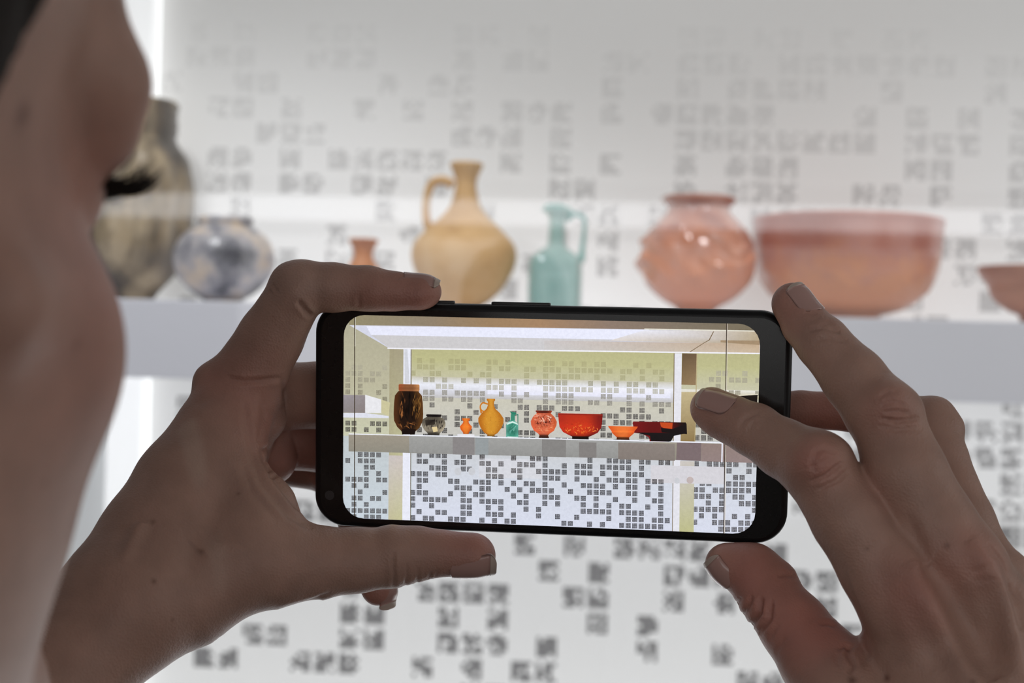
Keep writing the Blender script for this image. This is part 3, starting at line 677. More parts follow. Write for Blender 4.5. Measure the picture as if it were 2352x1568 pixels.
def nets(F_):
    f = F_.f
    for q in (0, -1): f[q] = np.maximum(f[q], .3 * F_.h); f[:, q] = np.maximum(f[:, q], .3 * F_.h); f[:, :, q] = np.maximum(f[:, :, q], .3 * F_.h)
    s = f < 0
    nx, ny, nz_ = f.shape
    c = np.zeros((nx - 1, ny - 1, nz_ - 1), np.int8)
    corners = [(i, j, k) for i in (0, 1) for j in (0, 1) for k in (0, 1)]
    for (i, j, k) in corners: c += s[i:nx - 1 + i, j:ny - 1 + j, k:nz_ - 1 + k]
    act = (c > 0) & (c < 8)
    I = np.argwhere(act); idx = -np.ones(act.shape, np.int32); idx[act] = np.arange(len(I))
    acc = np.zeros((len(I), 3)); cnt = np.zeros(len(I))
    for ax in range(3):
        for u in (0, 1):
            for w_ in (0, 1):
                o_ = [0, 0, 0]; others = [q for q in range(3) if q != ax]; o_[others[0]] = u; o_[others[1]] = w_
                A = I + o_; B = A.copy(); B[:, ax] += 1
                fa = f[A[:, 0], A[:, 1], A[:, 2]]; fb = f[B[:, 0], B[:, 1], B[:, 2]]
                cr = (fa < 0) != (fb < 0)
                t = np.where(cr, fa / np.where(cr, fa - fb, 1), 0)
                p = A.astype(float); p[:, ax] += t
                acc[cr] += p[cr]; cnt[cr] += 1
    V = acc / cnt[:, None] * F_.h + F_.lo
    Q = []
    for ax in range(3):
        o1, o2 = [(1, 2), (2, 0), (0, 1)][ax]
        sa = np.take(s, range(0, f.shape[ax] - 1), ax); sb = np.take(s, range(1, f.shape[ax]), ax)
        E = np.argwhere(sa != sb)
        E = E[(E[:, o1] > 0) & (E[:, o2] > 0) & (E[:, o1] < f.shape[o1] - 1) & (E[:, o2] < f.shape[o2] - 1)]
        inside = sa[E[:, 0], E[:, 1], E[:, 2]]
        def cell(d1, d2):
            q = E.copy(); q[:, o1] -= d1; q[:, o2] -= d2; return idx[q[:, 0], q[:, 1], q[:, 2]]
        q4 = np.stack([cell(1, 1), cell(0, 1), cell(0, 0), cell(1, 0)], 1)
        q4[~inside] = q4[~inside][:, ::-1]
        Q.append(q4)
    Q = np.concatenate(Q); Q = Q[(Q >= 0).all(1)]
    return V, Q
def U(px, py, d): return np.array([(px - 1176) / F * d, -(py - 784) / F * d, -d])
def chain(F_, pts, k=2.0, kk=None):        # pts: (px, py, depth mm, radius px)
    for i in range(len(pts) - 1):
        a, b_ = pts[i], pts[i + 1]
        cap(F_, U(*a[:3]), U(*b_[:3]), a[3] * a[2] / F, b_[3] * b_[2] / F, k)
def cutbox(F_, margin=.12, k=1.2):         # keep flesh out of the phone: it flattens where it touches
    cs = [PHn @ np.array([sx * BW / 2, sy * BH / 2, z, 1]) for sx in (-1, 1) for sy in (-1, 1) for z in (-BT - 2, 2)]
    cs = np.array(cs)[:, :3]
    sl, X, Y, Z = F_.sub(cs.min(0) - 4, cs.max(0) + 4)
    if F_.f[sl].size == 0: return
    q = [PHi[i, 0] * X + PHi[i, 1] * Y + PHi[i, 2] * Z + PHi[i, 3] for i in range(3)]
    qx = np.abs(q[0] - BC[0]) - (BW / 2 - BR); qy = np.abs(q[1] - BC[1]) - (BH / 2 - BR)
    d2 = np.sqrt(np.maximum(qx, 0) ** 2 + np.maximum(qy, 0) ** 2) + np.minimum(np.maximum(qx, qy), 0) - BR
    dz = np.abs(q[2] - BC[2]) - BT / 2
    e = BE * .8
    u_, w_ = d2 + e, dz + e
    d = np.sqrt(np.maximum(u_, 0) ** 2 + np.maximum(w_, 0) ** 2) + np.minimum(np.maximum(u_, w_), 0) - e - margin
    F_.f[sl] = smax(F_.f[sl], -d, k)

HV = .62
# ---------------- left hand
def bbox(pts, pad=6):
    a = np.array([U(*p[:3]) for p in pts]); r = np.array([p[3] * p[2] / F for p in pts])[:, None]
    return (a - r).min(0) - pad, (a + r).max(0) + pad
L_index = [(548, 905, 478, 92), (622, 775, 474, 74), (684, 667, 469, 64), (700, 658, 469, 58), (765, 660, 469, 55), (845, 662, 469, 50), (905, 668, 468, 42), (965, 670, 467.5, 37), (978, 670, 467.5, 36)]
L_mid = [(590, 925, 498, 78), (650, 910, 500, 78), (735, 907, 497, 76), (850, 895, 496, 62), (980, 880, 494, 54), (1080, 872, 493, 46)]
L_ring = [(640, 1010, 520, 68), (735, 1012, 520, 70), (850, 1005, 512, 58), (980, 990, 502, 52), (1060, 985, 498, 45)]
L_pink = [(640, 1055, 540, 58), (745, 1070, 540, 58), (808, 1130, 528, 50), (832, 1235, 505, 46), (858, 1325, 492, 42), (868, 1352, 489, 38)]
L_thumb = [(560, 1285, 452, 118), (640, 1290, 455, 98), (720, 1292, 458, 84), (820, 1286, 461, 73), (900, 1280, 463, 67), (950, 1274, 464, 60), (1010, 1270, 464, 50), (1085, 1276, 464, 46), (1092, 1277, 464, 45)]
L_palm = [(548, 905, 478, 92), (500, 1010, 470, 100), (440, 1120, 462, 125), (370, 1250, 450, 140), (290, 1390, 436, 158), (170, 1515, 424, 140), (20, 1680, 405, 150), (-140, 1910, 380, 178)]
allp = L_index + L_mid + L_ring + L_pink + L_thumb + L_palm[:6] + [(60, 1640, 410, 150)]
lo, hi = bbox(allp); lo = [max(lo[0], U(0, 0, 400)[0] - 8), max(lo[1], U(0, 1720, 430)[1]), lo[2]]
FL = Field(lo, hi, HV)
chain(FL, L_palm, 8)
# thenar and first web
chain(FL, [(528, 985, 474, 68), (500, 1090, 466, 98), (572, 1192, 460, 108), (610, 1275, 456, 98)], 7)
chain(FL, [(425, 1350, 446, 140), (560, 1280, 452, 112), (640, 1290, 455, 96)], 8)
# depth of the hand: the other metacarpals, hidden behind the first
chain(FL, [(570, 955, 500, 78), (500, 1090, 480, 96), (380, 1270, 462, 108), (270, 1420, 450, 120), (190, 1530, 440, 125)], 8)
chain(FL, [(600, 1000, 522, 68), (520, 1130, 505, 84), (400, 1290, 482, 100), (290, 1410, 466, 110)], 8)
chain(FL, [(612, 1046, 535, 60), (560, 1130, 530, 66), (450, 1290, 500, 88), (310, 1420, 480, 100)], 8)
chain(FL, [(610, 1010, 508, 58), (620, 1052, 508, 62)], 5)
# palm pad at the base of the index finger
chain(FL, [(600, 905, 484, 50), (608, 965, 486, 44), (596, 1000, 486, 34)], 4)
def blank(A):
    B = Field(A.lo, A.lo + 1, A.h); B.n = A.n.copy(); B.f = np.full(A.f.shape, 30, np.float32); return B
for ch, k in ((L_mid, 1.6), (L_ring, 1.3), (L_pink, 1.3)):
    H = blank(FL); chain(H, ch, 2.0); FL.f = smin(FL.f, H.f, k)
H = blank(FL); chain(H, L_thumb, 3.0)
chain(H, [(905, 1272, 462, 66), (960, 1268, 464, 55), (1050, 1272, 463, 44), (1086, 1268, 463, 42)], 3)
FL.f = smin(FL.f, H.f, 5)
H.f[:] = 30; chain(H, L_index, 3.0)
chain(H, [(684, 664, 469, 62), (672, 650, 469, 46)], 4)
chain(H, [(870, 668, 467, 44), (960, 676, 466, 32)], 3)
FL.f = smin(FL.f, H.f, 4)
chain(FL, [(480, 872, 476, 30), (505, 900, 477, 46)], 8)        # knuckle bump of the index
del H
# creases
cutbox(FL)
VL, QL = nets(FL); del FL

# ---------------- right hand
R_index = [(2085, 1390, 424, 112), (2025, 1300, 424, 98), (1952, 1190, 426, 88), (1878, 1078, 430, 79), (1862, 1062, 430, 77), (1800, 1030, 437, 67), (1725, 985, 444, 58), (1680, 962, 448, 53), (1638, 940, 451, 47), (1632, 936, 451.3, 45)]
R_mid = [(2205, 1310, 424, 104), (2140, 1200, 424, 96), (2080, 1085, 426, 92), (2035, 958, 431, 80), (2022, 945, 431, 80), (1962, 870, 437, 72), (1888, 785, 444, 60), (1850, 745, 448, 52), (1823, 700, 451, 46), (1820, 696, 451, 45)]
R_ring = [(2272, 1365, 440, 90), (2208, 1200, 446, 74), (2155, 1050, 456, 64), (2132, 975, 462, 60), (2050, 950, 476, 54), (1960, 944, 486, 46), (1840, 942, 487, 43), (1740, 938, 487, 40), (1700, 936, 487, 37)]
R_pink = [(2320, 1440, 462, 76), (2235, 1290, 480, 58), (2130, 1150, 500, 52), (2000, 1110, 508, 46), (1900, 1090, 500, 40), (1780, 1070, 492, 38), (1720, 1065, 490, 34)]
R_thumb = [(2030, 1690, 420, 130), (1948, 1600, 428, 112), (1885, 1520, 438, 92), (1825, 1440, 447, 79), (1765, 1365, 455, 70), (1735, 1328, 459, 62), (1700, 1305, 461, 52), (1668, 1296, 462, 44), (1664, 1293, 462, 41)]
allp = R_index + R_mid + R_ring + R_pink + R_thumb + [(2350, 1640, 430, 170)]
lo, hi = bbox(allp); lo = [lo[0], max(lo[1], U(0, 1900, 430)[1]), lo[2] + 0]; hi = [max(hi[0], U(2560, 0, 430)[0]), hi[1], hi[2]]
FR = Field(lo, hi, HV)
chain(FR, [(2085, 1390, 428, 108), (2130, 1500, 425, 125), (2200, 1640, 418, 160), (2335, 1880, 403, 150)], 10)
chain(FR, [(2205, 1310, 428, 98), (2260, 1430, 424, 118), (2300, 1580, 420, 150), (2360, 1880, 404, 148)], 10)
chain(FR, [(2268, 1365, 444, 84), (2322, 1490, 440, 100), (2360, 1630, 432, 135), (2380, 1880, 410, 138)], 10)
chain(FR, [(2318, 1440, 464, 74), (2380, 1560, 458, 88), (2405, 1680, 440, 105)], 10)
chain(FR, [(2090, 1440, 440, 95), (2080, 1560, 436, 108), (2120, 1680, 425, 130)], 10)
chain(FR, [(2075, 1540, 432, 82), (2000, 1600, 432, 92), (1960, 1640, 430, 95)], 10)
H = blank(FR)
for ch, k in ((R_pink, 2.0), (R_ring, 2.5), (R_mid, 3.0), (R_index, 3.0), (R_thumb, 4.5)):
    H.f = np.full(FR.f.shape, 30, np.float32); chain(H, ch, 3.0)
    if ch is R_index:
        chain(H, [(1895, 1062, 427, 66), (1870, 1056, 425, 62)], 4); chain(H, [(1740, 985, 443, 55), (1650, 965, 449, 38)], 3)
    if ch is R_mid:
        chain(H, [(2062, 945, 427, 56), (2040, 930, 426, 58)], 4)
    if ch is R_ring: chain(H, [(2150, 955, 462, 42), (2168, 985, 460, 46)], 4)
    if ch is R_thumb: chain(H, [(1780, 1330, 456, 46), (1735, 1296, 460, 42), (1690, 1288, 462, 36)], 5)
    FR.f = smin(FR.f, H.f, k)
del H
# webs between knuckles
ell(FR, U(2150, 1330, 428), (9, 9, 9), 8); ell(FR, U(2255, 1350, 438), (9, 9, 9), 8); ell(FR, U(2150, 1420, 424), (14, 14, 12), 8)
ell(FR, U(2225, 1312, 417), (9, 10, 7), 14); ell(FR, U(2095, 1390, 415), (10, 11, 7), 14); ell(FR, U(2318, 1345, 434), (8, 9, 6), 12)
cutbox(FR)
VR, QR = nets(FR); del FR

def vnormals(V, Q):
    n = np.cross(V[Q[:, 2]] - V[Q[:, 0]], V[Q[:, 3]] - V[Q[:, 1]]); N_ = np.zeros_like(V)
    for k in range(4): np.add.at(N_, Q[:, k], n)
    return N_ / np.maximum(np.linalg.norm(N_, axis=1, keepdims=True), 1e-9)
def wrinkle(V, Q, folds):                  # folds: (pixel polyline, half width px, depth mm, reach mm below the near skin)
    Nn = vnormals(V, Q); X = 1176 + F * V[:, 0] / -V[:, 2]; Y = 784 - F * V[:, 1] / -V[:, 2]; D = -V[:, 2]
    disp = np.zeros(len(V))
    for poly, wd, amp in folds:
        p = np.array(poly, float)
        m_ = (X > p[:, 0].min() - 4 * wd) & (X < p[:, 0].max() + 4 * wd) & (Y > p[:, 1].min() - 4 * wd) & (Y < p[:, 1].max() + 4 * wd)
        idx = np.nonzero(m_)[0]
        if not len(idx): continue
        q = np.stack([X[idx], Y[idx]], 1); best = np.full(len(idx), 1e9); tt = np.zeros(len(idx))
        seg = np.linalg.norm(np.diff(p, axis=0), axis=1); tot = seg.sum(); acc = 0
        for i in range(len(p) - 1):
            ba = p[i + 1] - p[i]; t = np.clip(((q - p[i]) @ ba) / (ba @ ba), 0, 1)
            d = np.linalg.norm(q - p[i] - t[:, None] * ba, axis=1); u = d < best
            best[u] = d[u]; tt[u] = (acc + t[u] * seg[i]) / tot; acc += seg[i]
        near = D[idx] < D[idx][best < 3 * wd].min() + 14 if (best < 3 * wd).any() else np.ones(len(idx), bool)
        taper = np.clip(np.minimum(tt, 1 - tt) * 5, .0, 1) ** .5
        g = 1.3 * np.exp(-(best / wd) ** 2) - .35 * np.exp(-((best - 2 * wd) / wd) ** 2)
        disp[idx] += np.where(near & (Nn[idx, 2] > -.15), amp * g * taper, 0)
    return V - Nn * disp[:, None]
VL = wrinkle(VL, QL, [
 ([(903, 1352), (906, 1325), (903, 1290), (906, 1268)], 4.5, .55), ([(928, 1348), (936, 1325), (934, 1290)], 4, .38), ([(955, 1342), (961, 1325), (960, 1300)], 3.5, .32), ([(985, 1330), (990, 1312)], 3.5, .28), ([(1000, 1325), (1004, 1308)], 3.5, .28),
 ([(716, 728), (700, 712), (684, 690)], 6, .9), ([(826, 706), (824, 690), (826, 674)], 5, .4),
 ([(520, 868), (560, 876), (600, 874), (648, 868)], 6, .7), ([(648, 870), (656, 930), (664, 965)], 5, .5),
 ([(600, 1035), (625, 1090), (680, 1160), (740, 1200)], 7, .7), ([(575, 1050), (600, 1110), (660, 1180), (720, 1215)], 8, .45), ([(556, 1060), (580, 1130), (640, 1200)], 9, .3),
 ([(655, 1010), (620, 1028), (594, 1036)], 5, .6), ([(560, 920), (572, 1000), (584, 1060)], 8, .4), ([(600, 900), (606, 960), (592, 1020)], 7, .3),
 ([(760, 1362), (700, 1385), (640, 1402)], 5, .5), ([(740, 1378), (690, 1400), (640, 1414)], 5, .5), ([(700, 1404), (650, 1420), (600, 1430)], 5, .45), ([(655, 1428), (610, 1440), (560, 1448)], 5, .35), ([(600, 1450), (560, 1460), (500, 1470)], 5, .3),
 ([(626, 652), (632, 664), (640, 672)], 4, .35), ([(618, 668), (626, 676)], 4, .3), ([(445, 930), (520, 900)], 10, .25),
 ([(430, 960), (350, 1150), (280, 1290)], 14, -.9), ([(520, 1050), (470, 1200), (430, 1340)], 26, .7), ([(620, 1230), (520, 1250), (440, 1300)], 26, -.5),
 ([(985, 640), (1008, 645)], 3, .2), ([(905, 640), (930, 632)], 4, .3), ([(610, 1080), (640, 1070), (665, 1080)], 4, .4), ([(615, 1095), (645, 1088), (668, 1094)], 4, .4), ([(604, 1060), (640, 1050), (672, 1062)], 4, .3),
])
VR = wrinkle(VR, QR, [
 ([(1862, 1042), (1895, 1030), (1920, 1042)], 6, .35), ([(1858, 1108), (1900, 1090), (1935, 1060)], 5, .6), ([(1846, 1078), (1880, 1064), (1912, 1050)], 5, .25), ([(1876, 1126), (1925, 1102), (1950, 1078)], 5, .4),
 ([(1880, 1040), (1865, 1060), (1872, 1085)], 6, .3),
 ([(2018, 960), (2060, 968), (2112, 960)], 5, .6), ([(2022, 932), (2050, 922), (2078, 932)], 5, .4), ([(2030, 948), (2060, 943), (2092, 950)], 5, .45), ([(2016, 975), (2060, 986), (2120, 985)], 6, .3), ([(2014, 915), (2040, 898), (2064, 902)], 5, .3),
 ([(1850, 760), (1890, 752), (1930, 762)], 5, .5), ([(1866, 784), (1900, 776), (1946, 786)], 5, .35), ([(1880, 744), (1905, 742), (1930, 768)], 5, .3),
 ([(1695, 985), (1712, 960), (1745, 945)], 6, .4), ([(1716, 990), (1735, 965)], 5, .2), ([(1850, 716), (1872, 722)], 4, .3), ([(1676, 926), (1690, 935)], 4, .3),
 ([(2144, 960), (2175, 958), (2196, 970)], 5, .4), ([(2150, 985), (2180, 980), (2202, 990)], 5, .35), ([(2180, 1040), (2206, 1040), (2226, 1050)], 5, .3),
 ([(1725, 1440), (1745, 1405), (1750, 1370)], 6, .9), ([(1742, 1455), (1768, 1420), (1772, 1375)], 6, .8), ([(1706, 1415), (1720, 1390), (1728, 1368)], 5, .6), ([(1690, 1392), (1702, 1370)], 5, .4), ([(1765, 1470), (1790, 1430)], 5, .3), ([(1780, 1500), (1806, 1460)], 5, .25),
 ([(1785, 1322), (1805, 1318), (1828, 1322)], 5, .6), ([(1880, 1432), (1900, 1430), (1920, 1438)], 5, .6),
 ([(1950, 1480), (1948, 1500), (1960, 1525), (1950, 1548)], 6, .8), ([(1925, 1492), (1940, 1482), (1958, 1488)], 5, .5), ([(1975, 1478), (1990, 1500), (1985, 1530)], 7, .4), ([(1920, 1500), (1925, 1530)], 6, .35),
 ([(2225, 1240), (2275, 1310), (2310, 1400), (2345, 1560)], 20, -1.9), ([(2085, 1290), (2140, 1400), (2200, 1520), (2280, 1640)], 24, -1.2), ([(2120, 1290), (2180, 1350), (2240, 1450), (2290, 1560)], 34, 2.2), ([(2318, 1340), (2345, 1450)], 14, 1.0), ([(2010, 1240), (2040, 1420), (2060, 1540)], 30, .8),
 ([(2232, 1315), (2262, 1300), (2290, 1310)], 7, .35), ([(2240, 1335), (2275, 1325)], 6, .25), ([(2080, 1180), (2130, 1290), (2170, 1340)], 14, .5),
])

# ---------------- head (its own frame: x to the person's right, y to where they look, z up; origin at eye level)
HY = math.radians(-25.5)                     # gaze turned to the right of the camera axis
eyeR = np.array([43.5, 68.0, 0.0])         # outer corner of the right eye
def head_matrix():
    Rz = Matrix.Rotation(HY, 3, 'Z')       # in a y-forward, z-up camera-aligned frame
    conv = Matrix(((1, 0, 0), (0, 0, 1), (0, -1, 0)))       # (x, yfwd, zup) -> camera-local (x, y up, -z forward)
    A = conv @ Rz
    t = Vector(U(192, 424, 252)) - A @ Vector(eyeR)
    return A, t
HA, Ht = head_matrix()
FH = Field((-98, -125, -215), (100, 128, 150), 1.5)
ell(FH, (0, -5, 38), (73, 92, 86), 0)
ell(FH, (0, 32, -30), (58.2, 59.2, 90), 12)
for s in (-1, 1):
    cap(FH, (s * 10, 82, 18), (s * 46, 69.0, 17), 8, 8.5, 12); cap(FH, (s * 44, 66, 22), (s * 44, 55, 62), 8.5, 10, 14); ell(FH, (s * 38, 71, 9), (13, 8.5, 9), 8)
    cap(FH, (s * 40, 59, -24), (s * 55, 34, -22), 10, 9, 14)
    ell(FH, (s * 37, 57, -31), (18, 18.5, 20), 14)
    cap(FH, (0, 75, -98), (s * 48, 14, -77), 17, 17, 18)
    ell(FH, (s * 34, 86, -3), (17, 15, 9), 9, 'sub')
    ell(FH, (s * 32, 67, 0), (13.0, 13.0, 12.4), 4)
    cap(FH, (s * 20, 78, -3), (s * 42, 68, -1), 2.0, 1.6, 3)    # lid fold
    cap(FH, (s * 11, 94, -38), (s * 9, 98, -38), 6.5, 6, 5)
    ell(FH, (s * 74, -10, -6), (5, 17, 31), 5); ell(FH, (s * 80, -8, 0), (3.5, 9, 16), 3, 'sub'); ell(FH, (s * 75, 0, -34), (5, 8, 9), 4)
    cap(FH, (s * 22, -28, -60), (s * 30, -65, -215), 42, 46, 20)
cap(FH, (0, 84, 6), (0, 104, -34), 6, 8.5, 8)
ell(FH, (0, 74, -98), (18, 16, 16), 16)
for s in (-1, 1):
    cap(FH, (0, 86, -58), (s * 22, 76, -62), 5.5, 3, 5); cap(FH, (0, 85, -68), (s * 20, 76, -64), 6, 3, 5)
groove(FH, (-22, 88, -63), (22, 88, -63), 1.6, 1.6)
for s in (-1, 1): ell(FH, (s * 31, 80, -2.5), (9.5, 7, 3.0), 1.0, 'sub')
Vh, Qh = nets(FH); del FH
HAn = np.array(HA); Htn = np.array(Ht)
def head2cam(p): return np.asarray(p) @ HAn.T + Htn
VH = head2cam(Vh)

# ---------------- rest of the figure, coarse, camera-local mm with y vertical (roll ignored)
def cpt(x, y, d): return np.array([x, y, -d], float)
neck = head2cam([0, -45, -190])
hipc = neck + np.array([-10, -560, 60.0])
Rg = np.array([math.cos(HY), 0, -math.sin(HY)]); Rg = np.array([math.cos(math.radians(18)), 0, math.sin(math.radians(18))])   # to the person's right
Fw = np.array([math.sin(math.radians(18)), 0, -math.cos(math.radians(18))])
shR = neck + Rg * 165 + np.array([0, -75, 0]) ; shL = neck - Rg * 165 + np.array([0, -75, 0])
wrR = U(2345, 1850, 405); wrL = U(20, 1680, 405)
elR = np.array([wrR[0] + 55, wrR[1] - 165, wrR[2] + 160]); elL = np.array([wrL[0] - 130, wrL[1] - 175, wrL[2] + 90])
FB = Field((-560, -1520, -520), (420, -60, 120), 9.0, 200)
for a, b_, r1, r2 in ((neck + [0, 40, 0], neck - [0, 60, 0], 52, 62), (elR, shR, 40, 50), (elL, shL, 40, 50)): cap(FB, a, b_, r1, r2, 20)
FB2 = Field(tuple(np.minimum(elR, wrR) - 60), tuple(np.maximum(elR, wrR) + 60), 3.0, 60)
cap(FB2, wrR, elR, 22.5, 38, 0)
FB3 = Field(tuple(np.minimum(elL, wrL) - 60), tuple(np.maximum(elL, wrL) + 60), 3.0, 60)
cap(FB3, wrL, elL, 21.5, 38, 0)
Vb2, Qb2 = nets(FB2); Vb3, Qb3 = nets(FB3)
cap(FB, shL, shR, 55, 55, 20)
for s in (-1, 1):
    cap(FB, neck + Rg * s * 70 - [0, 110, 0], hipc + Rg * s * 65, 88, 78, 50)
    cap(FB, hipc + Rg * s * 80, hipc + Rg * s * 85 - [0, 400, 0], 92, 58, 40)
    cap(FB, hipc + Rg * s * 85 - [0, 400, 0], hipc + Rg * s * 85 - [0, 800, 0], 56, 40, 20)
Vb, Qb = nets(FB); del FB, FB2, FB3

# skin colour: base with blotches of its own (knuckles, fingertips, moles, strap mark)
def srgb(*c): return np.array(s2l(c))
BASE = np.array([.43, .262, .205]); RED = np.array([.47, .17, .135]); PALE = np.array([.56, .43, .37]); MOLE = np.array([.12, .05, .035])
def tint(V, spots):
    C = np.tile(BASE, (len(V), 1))
    for (p, r, col, a) in spots:
        p = np.array(p)
        if p.ndim == 2:                      # along a polyline
            d = np.full(len(V), 1e9)
            for i in range(len(p) - 1):
                ba = p[i + 1] - p[i]; t = np.clip(((V - p[i]) @ ba) / (ba @ ba), 0, 1)
                d = np.minimum(d, np.linalg.norm(V - p[i] - t[:, None] * ba, axis=1))
        else: d = np.linalg.norm(V - p, axis=1)
        w_ = a * np.exp(-(d / r) ** 4 if r > 3 and p.ndim == 2 else -(d / r) ** 2)
        C += (col - C) * w_[:, None]
    return C
SL = [(U(960, 690, 462), 12, RED, .55), (U(845, 690, 462), 9, RED, .3), (U(690, 650, 462), 9, PALE, .15), (U(1080, 1255, 460), 12, RED, .5), (U(560, 860, 466), 14, RED, .25), (U(600, 980, 470), 14, RED, .4),
      (U(650, 1050, 500), 14, RED, .5), (U(720, 1040, 520), 16, RED, .5), (U(880, 1380, 488), 12, RED, .6), (U(480, 870, 468), 8, RED, .3),
      (U(476, 1258, 428), .9, MOLE, .5), (U(362, 1188, 425), .8, MOLE, .5), (U(365, 1322, 418), .8, MOLE, .6), (U(560, 1120, 445), .6, MOLE, .5), (U(410, 1430, 425), .6, MOLE, .4),
      (np.array([U(430, 980, 455), U(470, 1130, 438), U(505, 1290, 430), U(530, 1460, 428)]), 3.6, np.array([.53, .385, .315]), .5)]
SR = [(U(1875, 1060, 418), 8, RED, .55), (U(2040, 940, 420), 8, RED, .35), (U(1830, 700, 448), 10, RED, .45), (U(1720, 1320, 452), 16, RED, .65), (U(1830, 1440, 440), 16, RED, .6), (U(2000, 1150, 424), 8, RED, .3), (U(2240, 1280, 410), 10, RED, .35), (U(2110, 1400, 402), 12, RED, .3),
      (U(1900, 1480, 432), 12, RED, .6), (U(1900, 950, 484), 16, RED, .6), (U(1970, 1070, 500), 14, RED, .7), (U(2080, 1340, 404), 12, RED, .35), (U(1640, 940, 447), 9, RED, .25),
      (U(1945, 1549, 418), 1.3, MOLE, .8), (U(2024, 1546, 412), 1.1, MOLE, .8), (U(2165, 1240, 412), .8, MOLE, .5), (U(2235, 1553, 402), 1.0, MOLE, .5), (U(1978, 1255, 414), .6, MOLE, .4)]
SH_ = [(U(66, 262, 235), 1.9, MOLE, .8), (U(190, 790, 250), 1.0, MOLE, .5), (U(110, 1100, 250), .8, MOLE, .4), (U(230, 600, 248), 24, RED, .30), (U(120, 750, 240), 26, RED, .25)]
def snap(V, sp):                           # put small marks onto the skin nearest the viewer
    X = 1176 + F * V[:, 0] / -V[:, 2]; Y = 784 - F * V[:, 1] / -V[:, 2]; out = []
    for (p, r, c, a_) in sp:
        p = np.array(p)
        if p.ndim == 1 and r < 2:
            x, y = 1176 + F * p[0] / -p[2], 784 - F * p[1] / -p[2]
            i = np.nonzero((np.abs(X - x) < 14) & (np.abs(Y - y) < 14))[0]
            if len(i): p = V[i[np.argmin(-V[i, 2])]]
        out.append((p, r, c, a_))
    return out
SL, SR, SH_ = snap(VL, SL), snap(VR, SR), snap(VH, SH_)
CL = tint(VL, SL); CRr = tint(VR, SR); CH = tint(VH, SH_)
parts = [(VL, QL, CL), (VR, QR, CRr), (VH, Qh, CH), (Vb2, Qb2, None), (Vb3, Qb3, None), (Vb, Qb, None)]
AV, AQ, AC, off = [], [], [], 0
for V, Q, C in parts:
    AV.append(V); AQ.append(Q + off); off += len(V); AC.append(C if C is not None else np.tile(BASE, (len(V), 1)))
AV = np.concatenate(AV); AQ = np.concatenate(AQ); AC = np.concatenate(AC)
MMn = np.array(MM)
def toW(V): return V @ MMn[:3, :3].T + MMn[:3, 3]
def fastmesh(name, V, Q, sm=True):
    me = bpy.data.meshes.new(name)
    me.vertices.add(len(V)); me.vertices.foreach_set('co', V.astype(np.float32).ravel())
    me.loops.add(len(Q) * 4); me.loops.foreach_set('vertex_index', Q.astype(np.int32).ravel())
    me.polygons.add(len(Q)); me.polygons.foreach_set('loop_start', np.arange(0, len(Q) * 4, 4, dtype=np.int32))
    me.update(calc_edges=True); me.validate()
    me.polygons.foreach_set('use_smooth', [sm] * len(me.polygons)); me.update()
    return me
WV = toW(AV)
person = empty('person', (toW(hipc[None])[0][0], toW(hipc[None])[0][1], 0), 'person in the left foreground looking at a phone held sideways in both hands', 'person')
PINV = Matrix.Translation(-person.location)
def perch(name, me, mat, parent=None):
    o = link(name, me, parent or person, mat)
    o.matrix_parent_inverse = PINV if parent is None else Matrix.Identity(4)
    return o
def skin(name, rough=.48, sss=.16):
    m, nt, b = nmat(name)
    vc = N(nt, 'ShaderNodeVertexColor', layer_name='tone')
    tc = N(nt, 'ShaderNodeTexCoord')
    nz = N(nt, 'ShaderNodeTexNoise', Scale=95.0, Detail=4.0); nt.links.new(tc.outputs['Object'], nz.inputs['Vector'])
    mr = N(nt, 'ShaderNodeMapRange'); mr.inputs[1].default_value = .3; mr.inputs[2].default_value = .7; mr.inputs[3].default_value = .9; mr.inputs[4].default_value = 1.08
    nt.links.new(nz.outputs['Fac'], mr.inputs[0])
    s_ = N(nt, 'ShaderNodeVectorMath', operation='SCALE'); nt.links.new(vc.outputs['Color'], s_.inputs[0]); nt.links.new(mr.outputs[0], s_.inputs['Scale'])
    nt.links.new(s_.outputs[0], b.inputs['Base Color'])
    vo = N(nt, 'ShaderNodeTexVoronoi', Scale=1300.0); nt.links.new(tc.outputs['Object'], vo.inputs['Vector'])
    n3 = N(nt, 'ShaderNodeTexNoise', Scale=420.0, Detail=3.0); nt.links.new(tc.outputs['Object'], n3.inputs['Vector'])
    ad = N(nt, 'ShaderNodeMath', operation='ADD'); nt.links.new(vo.outputs['Distance'], ad.inputs[0]); nt.links.new(n3.outputs['Fac'], ad.inputs[1])
    bp = N(nt, 'ShaderNodeBump', Strength=.28, Distance=.0005); nt.links.new(ad.outputs[0], bp.inputs['Height']); nt.links.new(bp.outputs[0], b.inputs['Normal'])
    b.inputs['Roughness'].default_value = rough; b.inputs['Specular IOR Level'].default_value = .35
    b.inputs['Subsurface Weight'].default_value = sss; b.inputs['Subsurface Radius'].default_value = (1.0, .35, .2); b.inputs['Subsurface Scale'].default_value = .004
    return m
SKIN = skin('skin')
bme = fastmesh('body', WV, AQ)
a = bme.color_attributes.new('tone', 'FLOAT_COLOR', 'POINT')
a.data.foreach_set('color', np.concatenate([AC, np.ones((len(AC), 1))], 1).astype(np.float32).ravel())
perch('body', bme, SKIN)

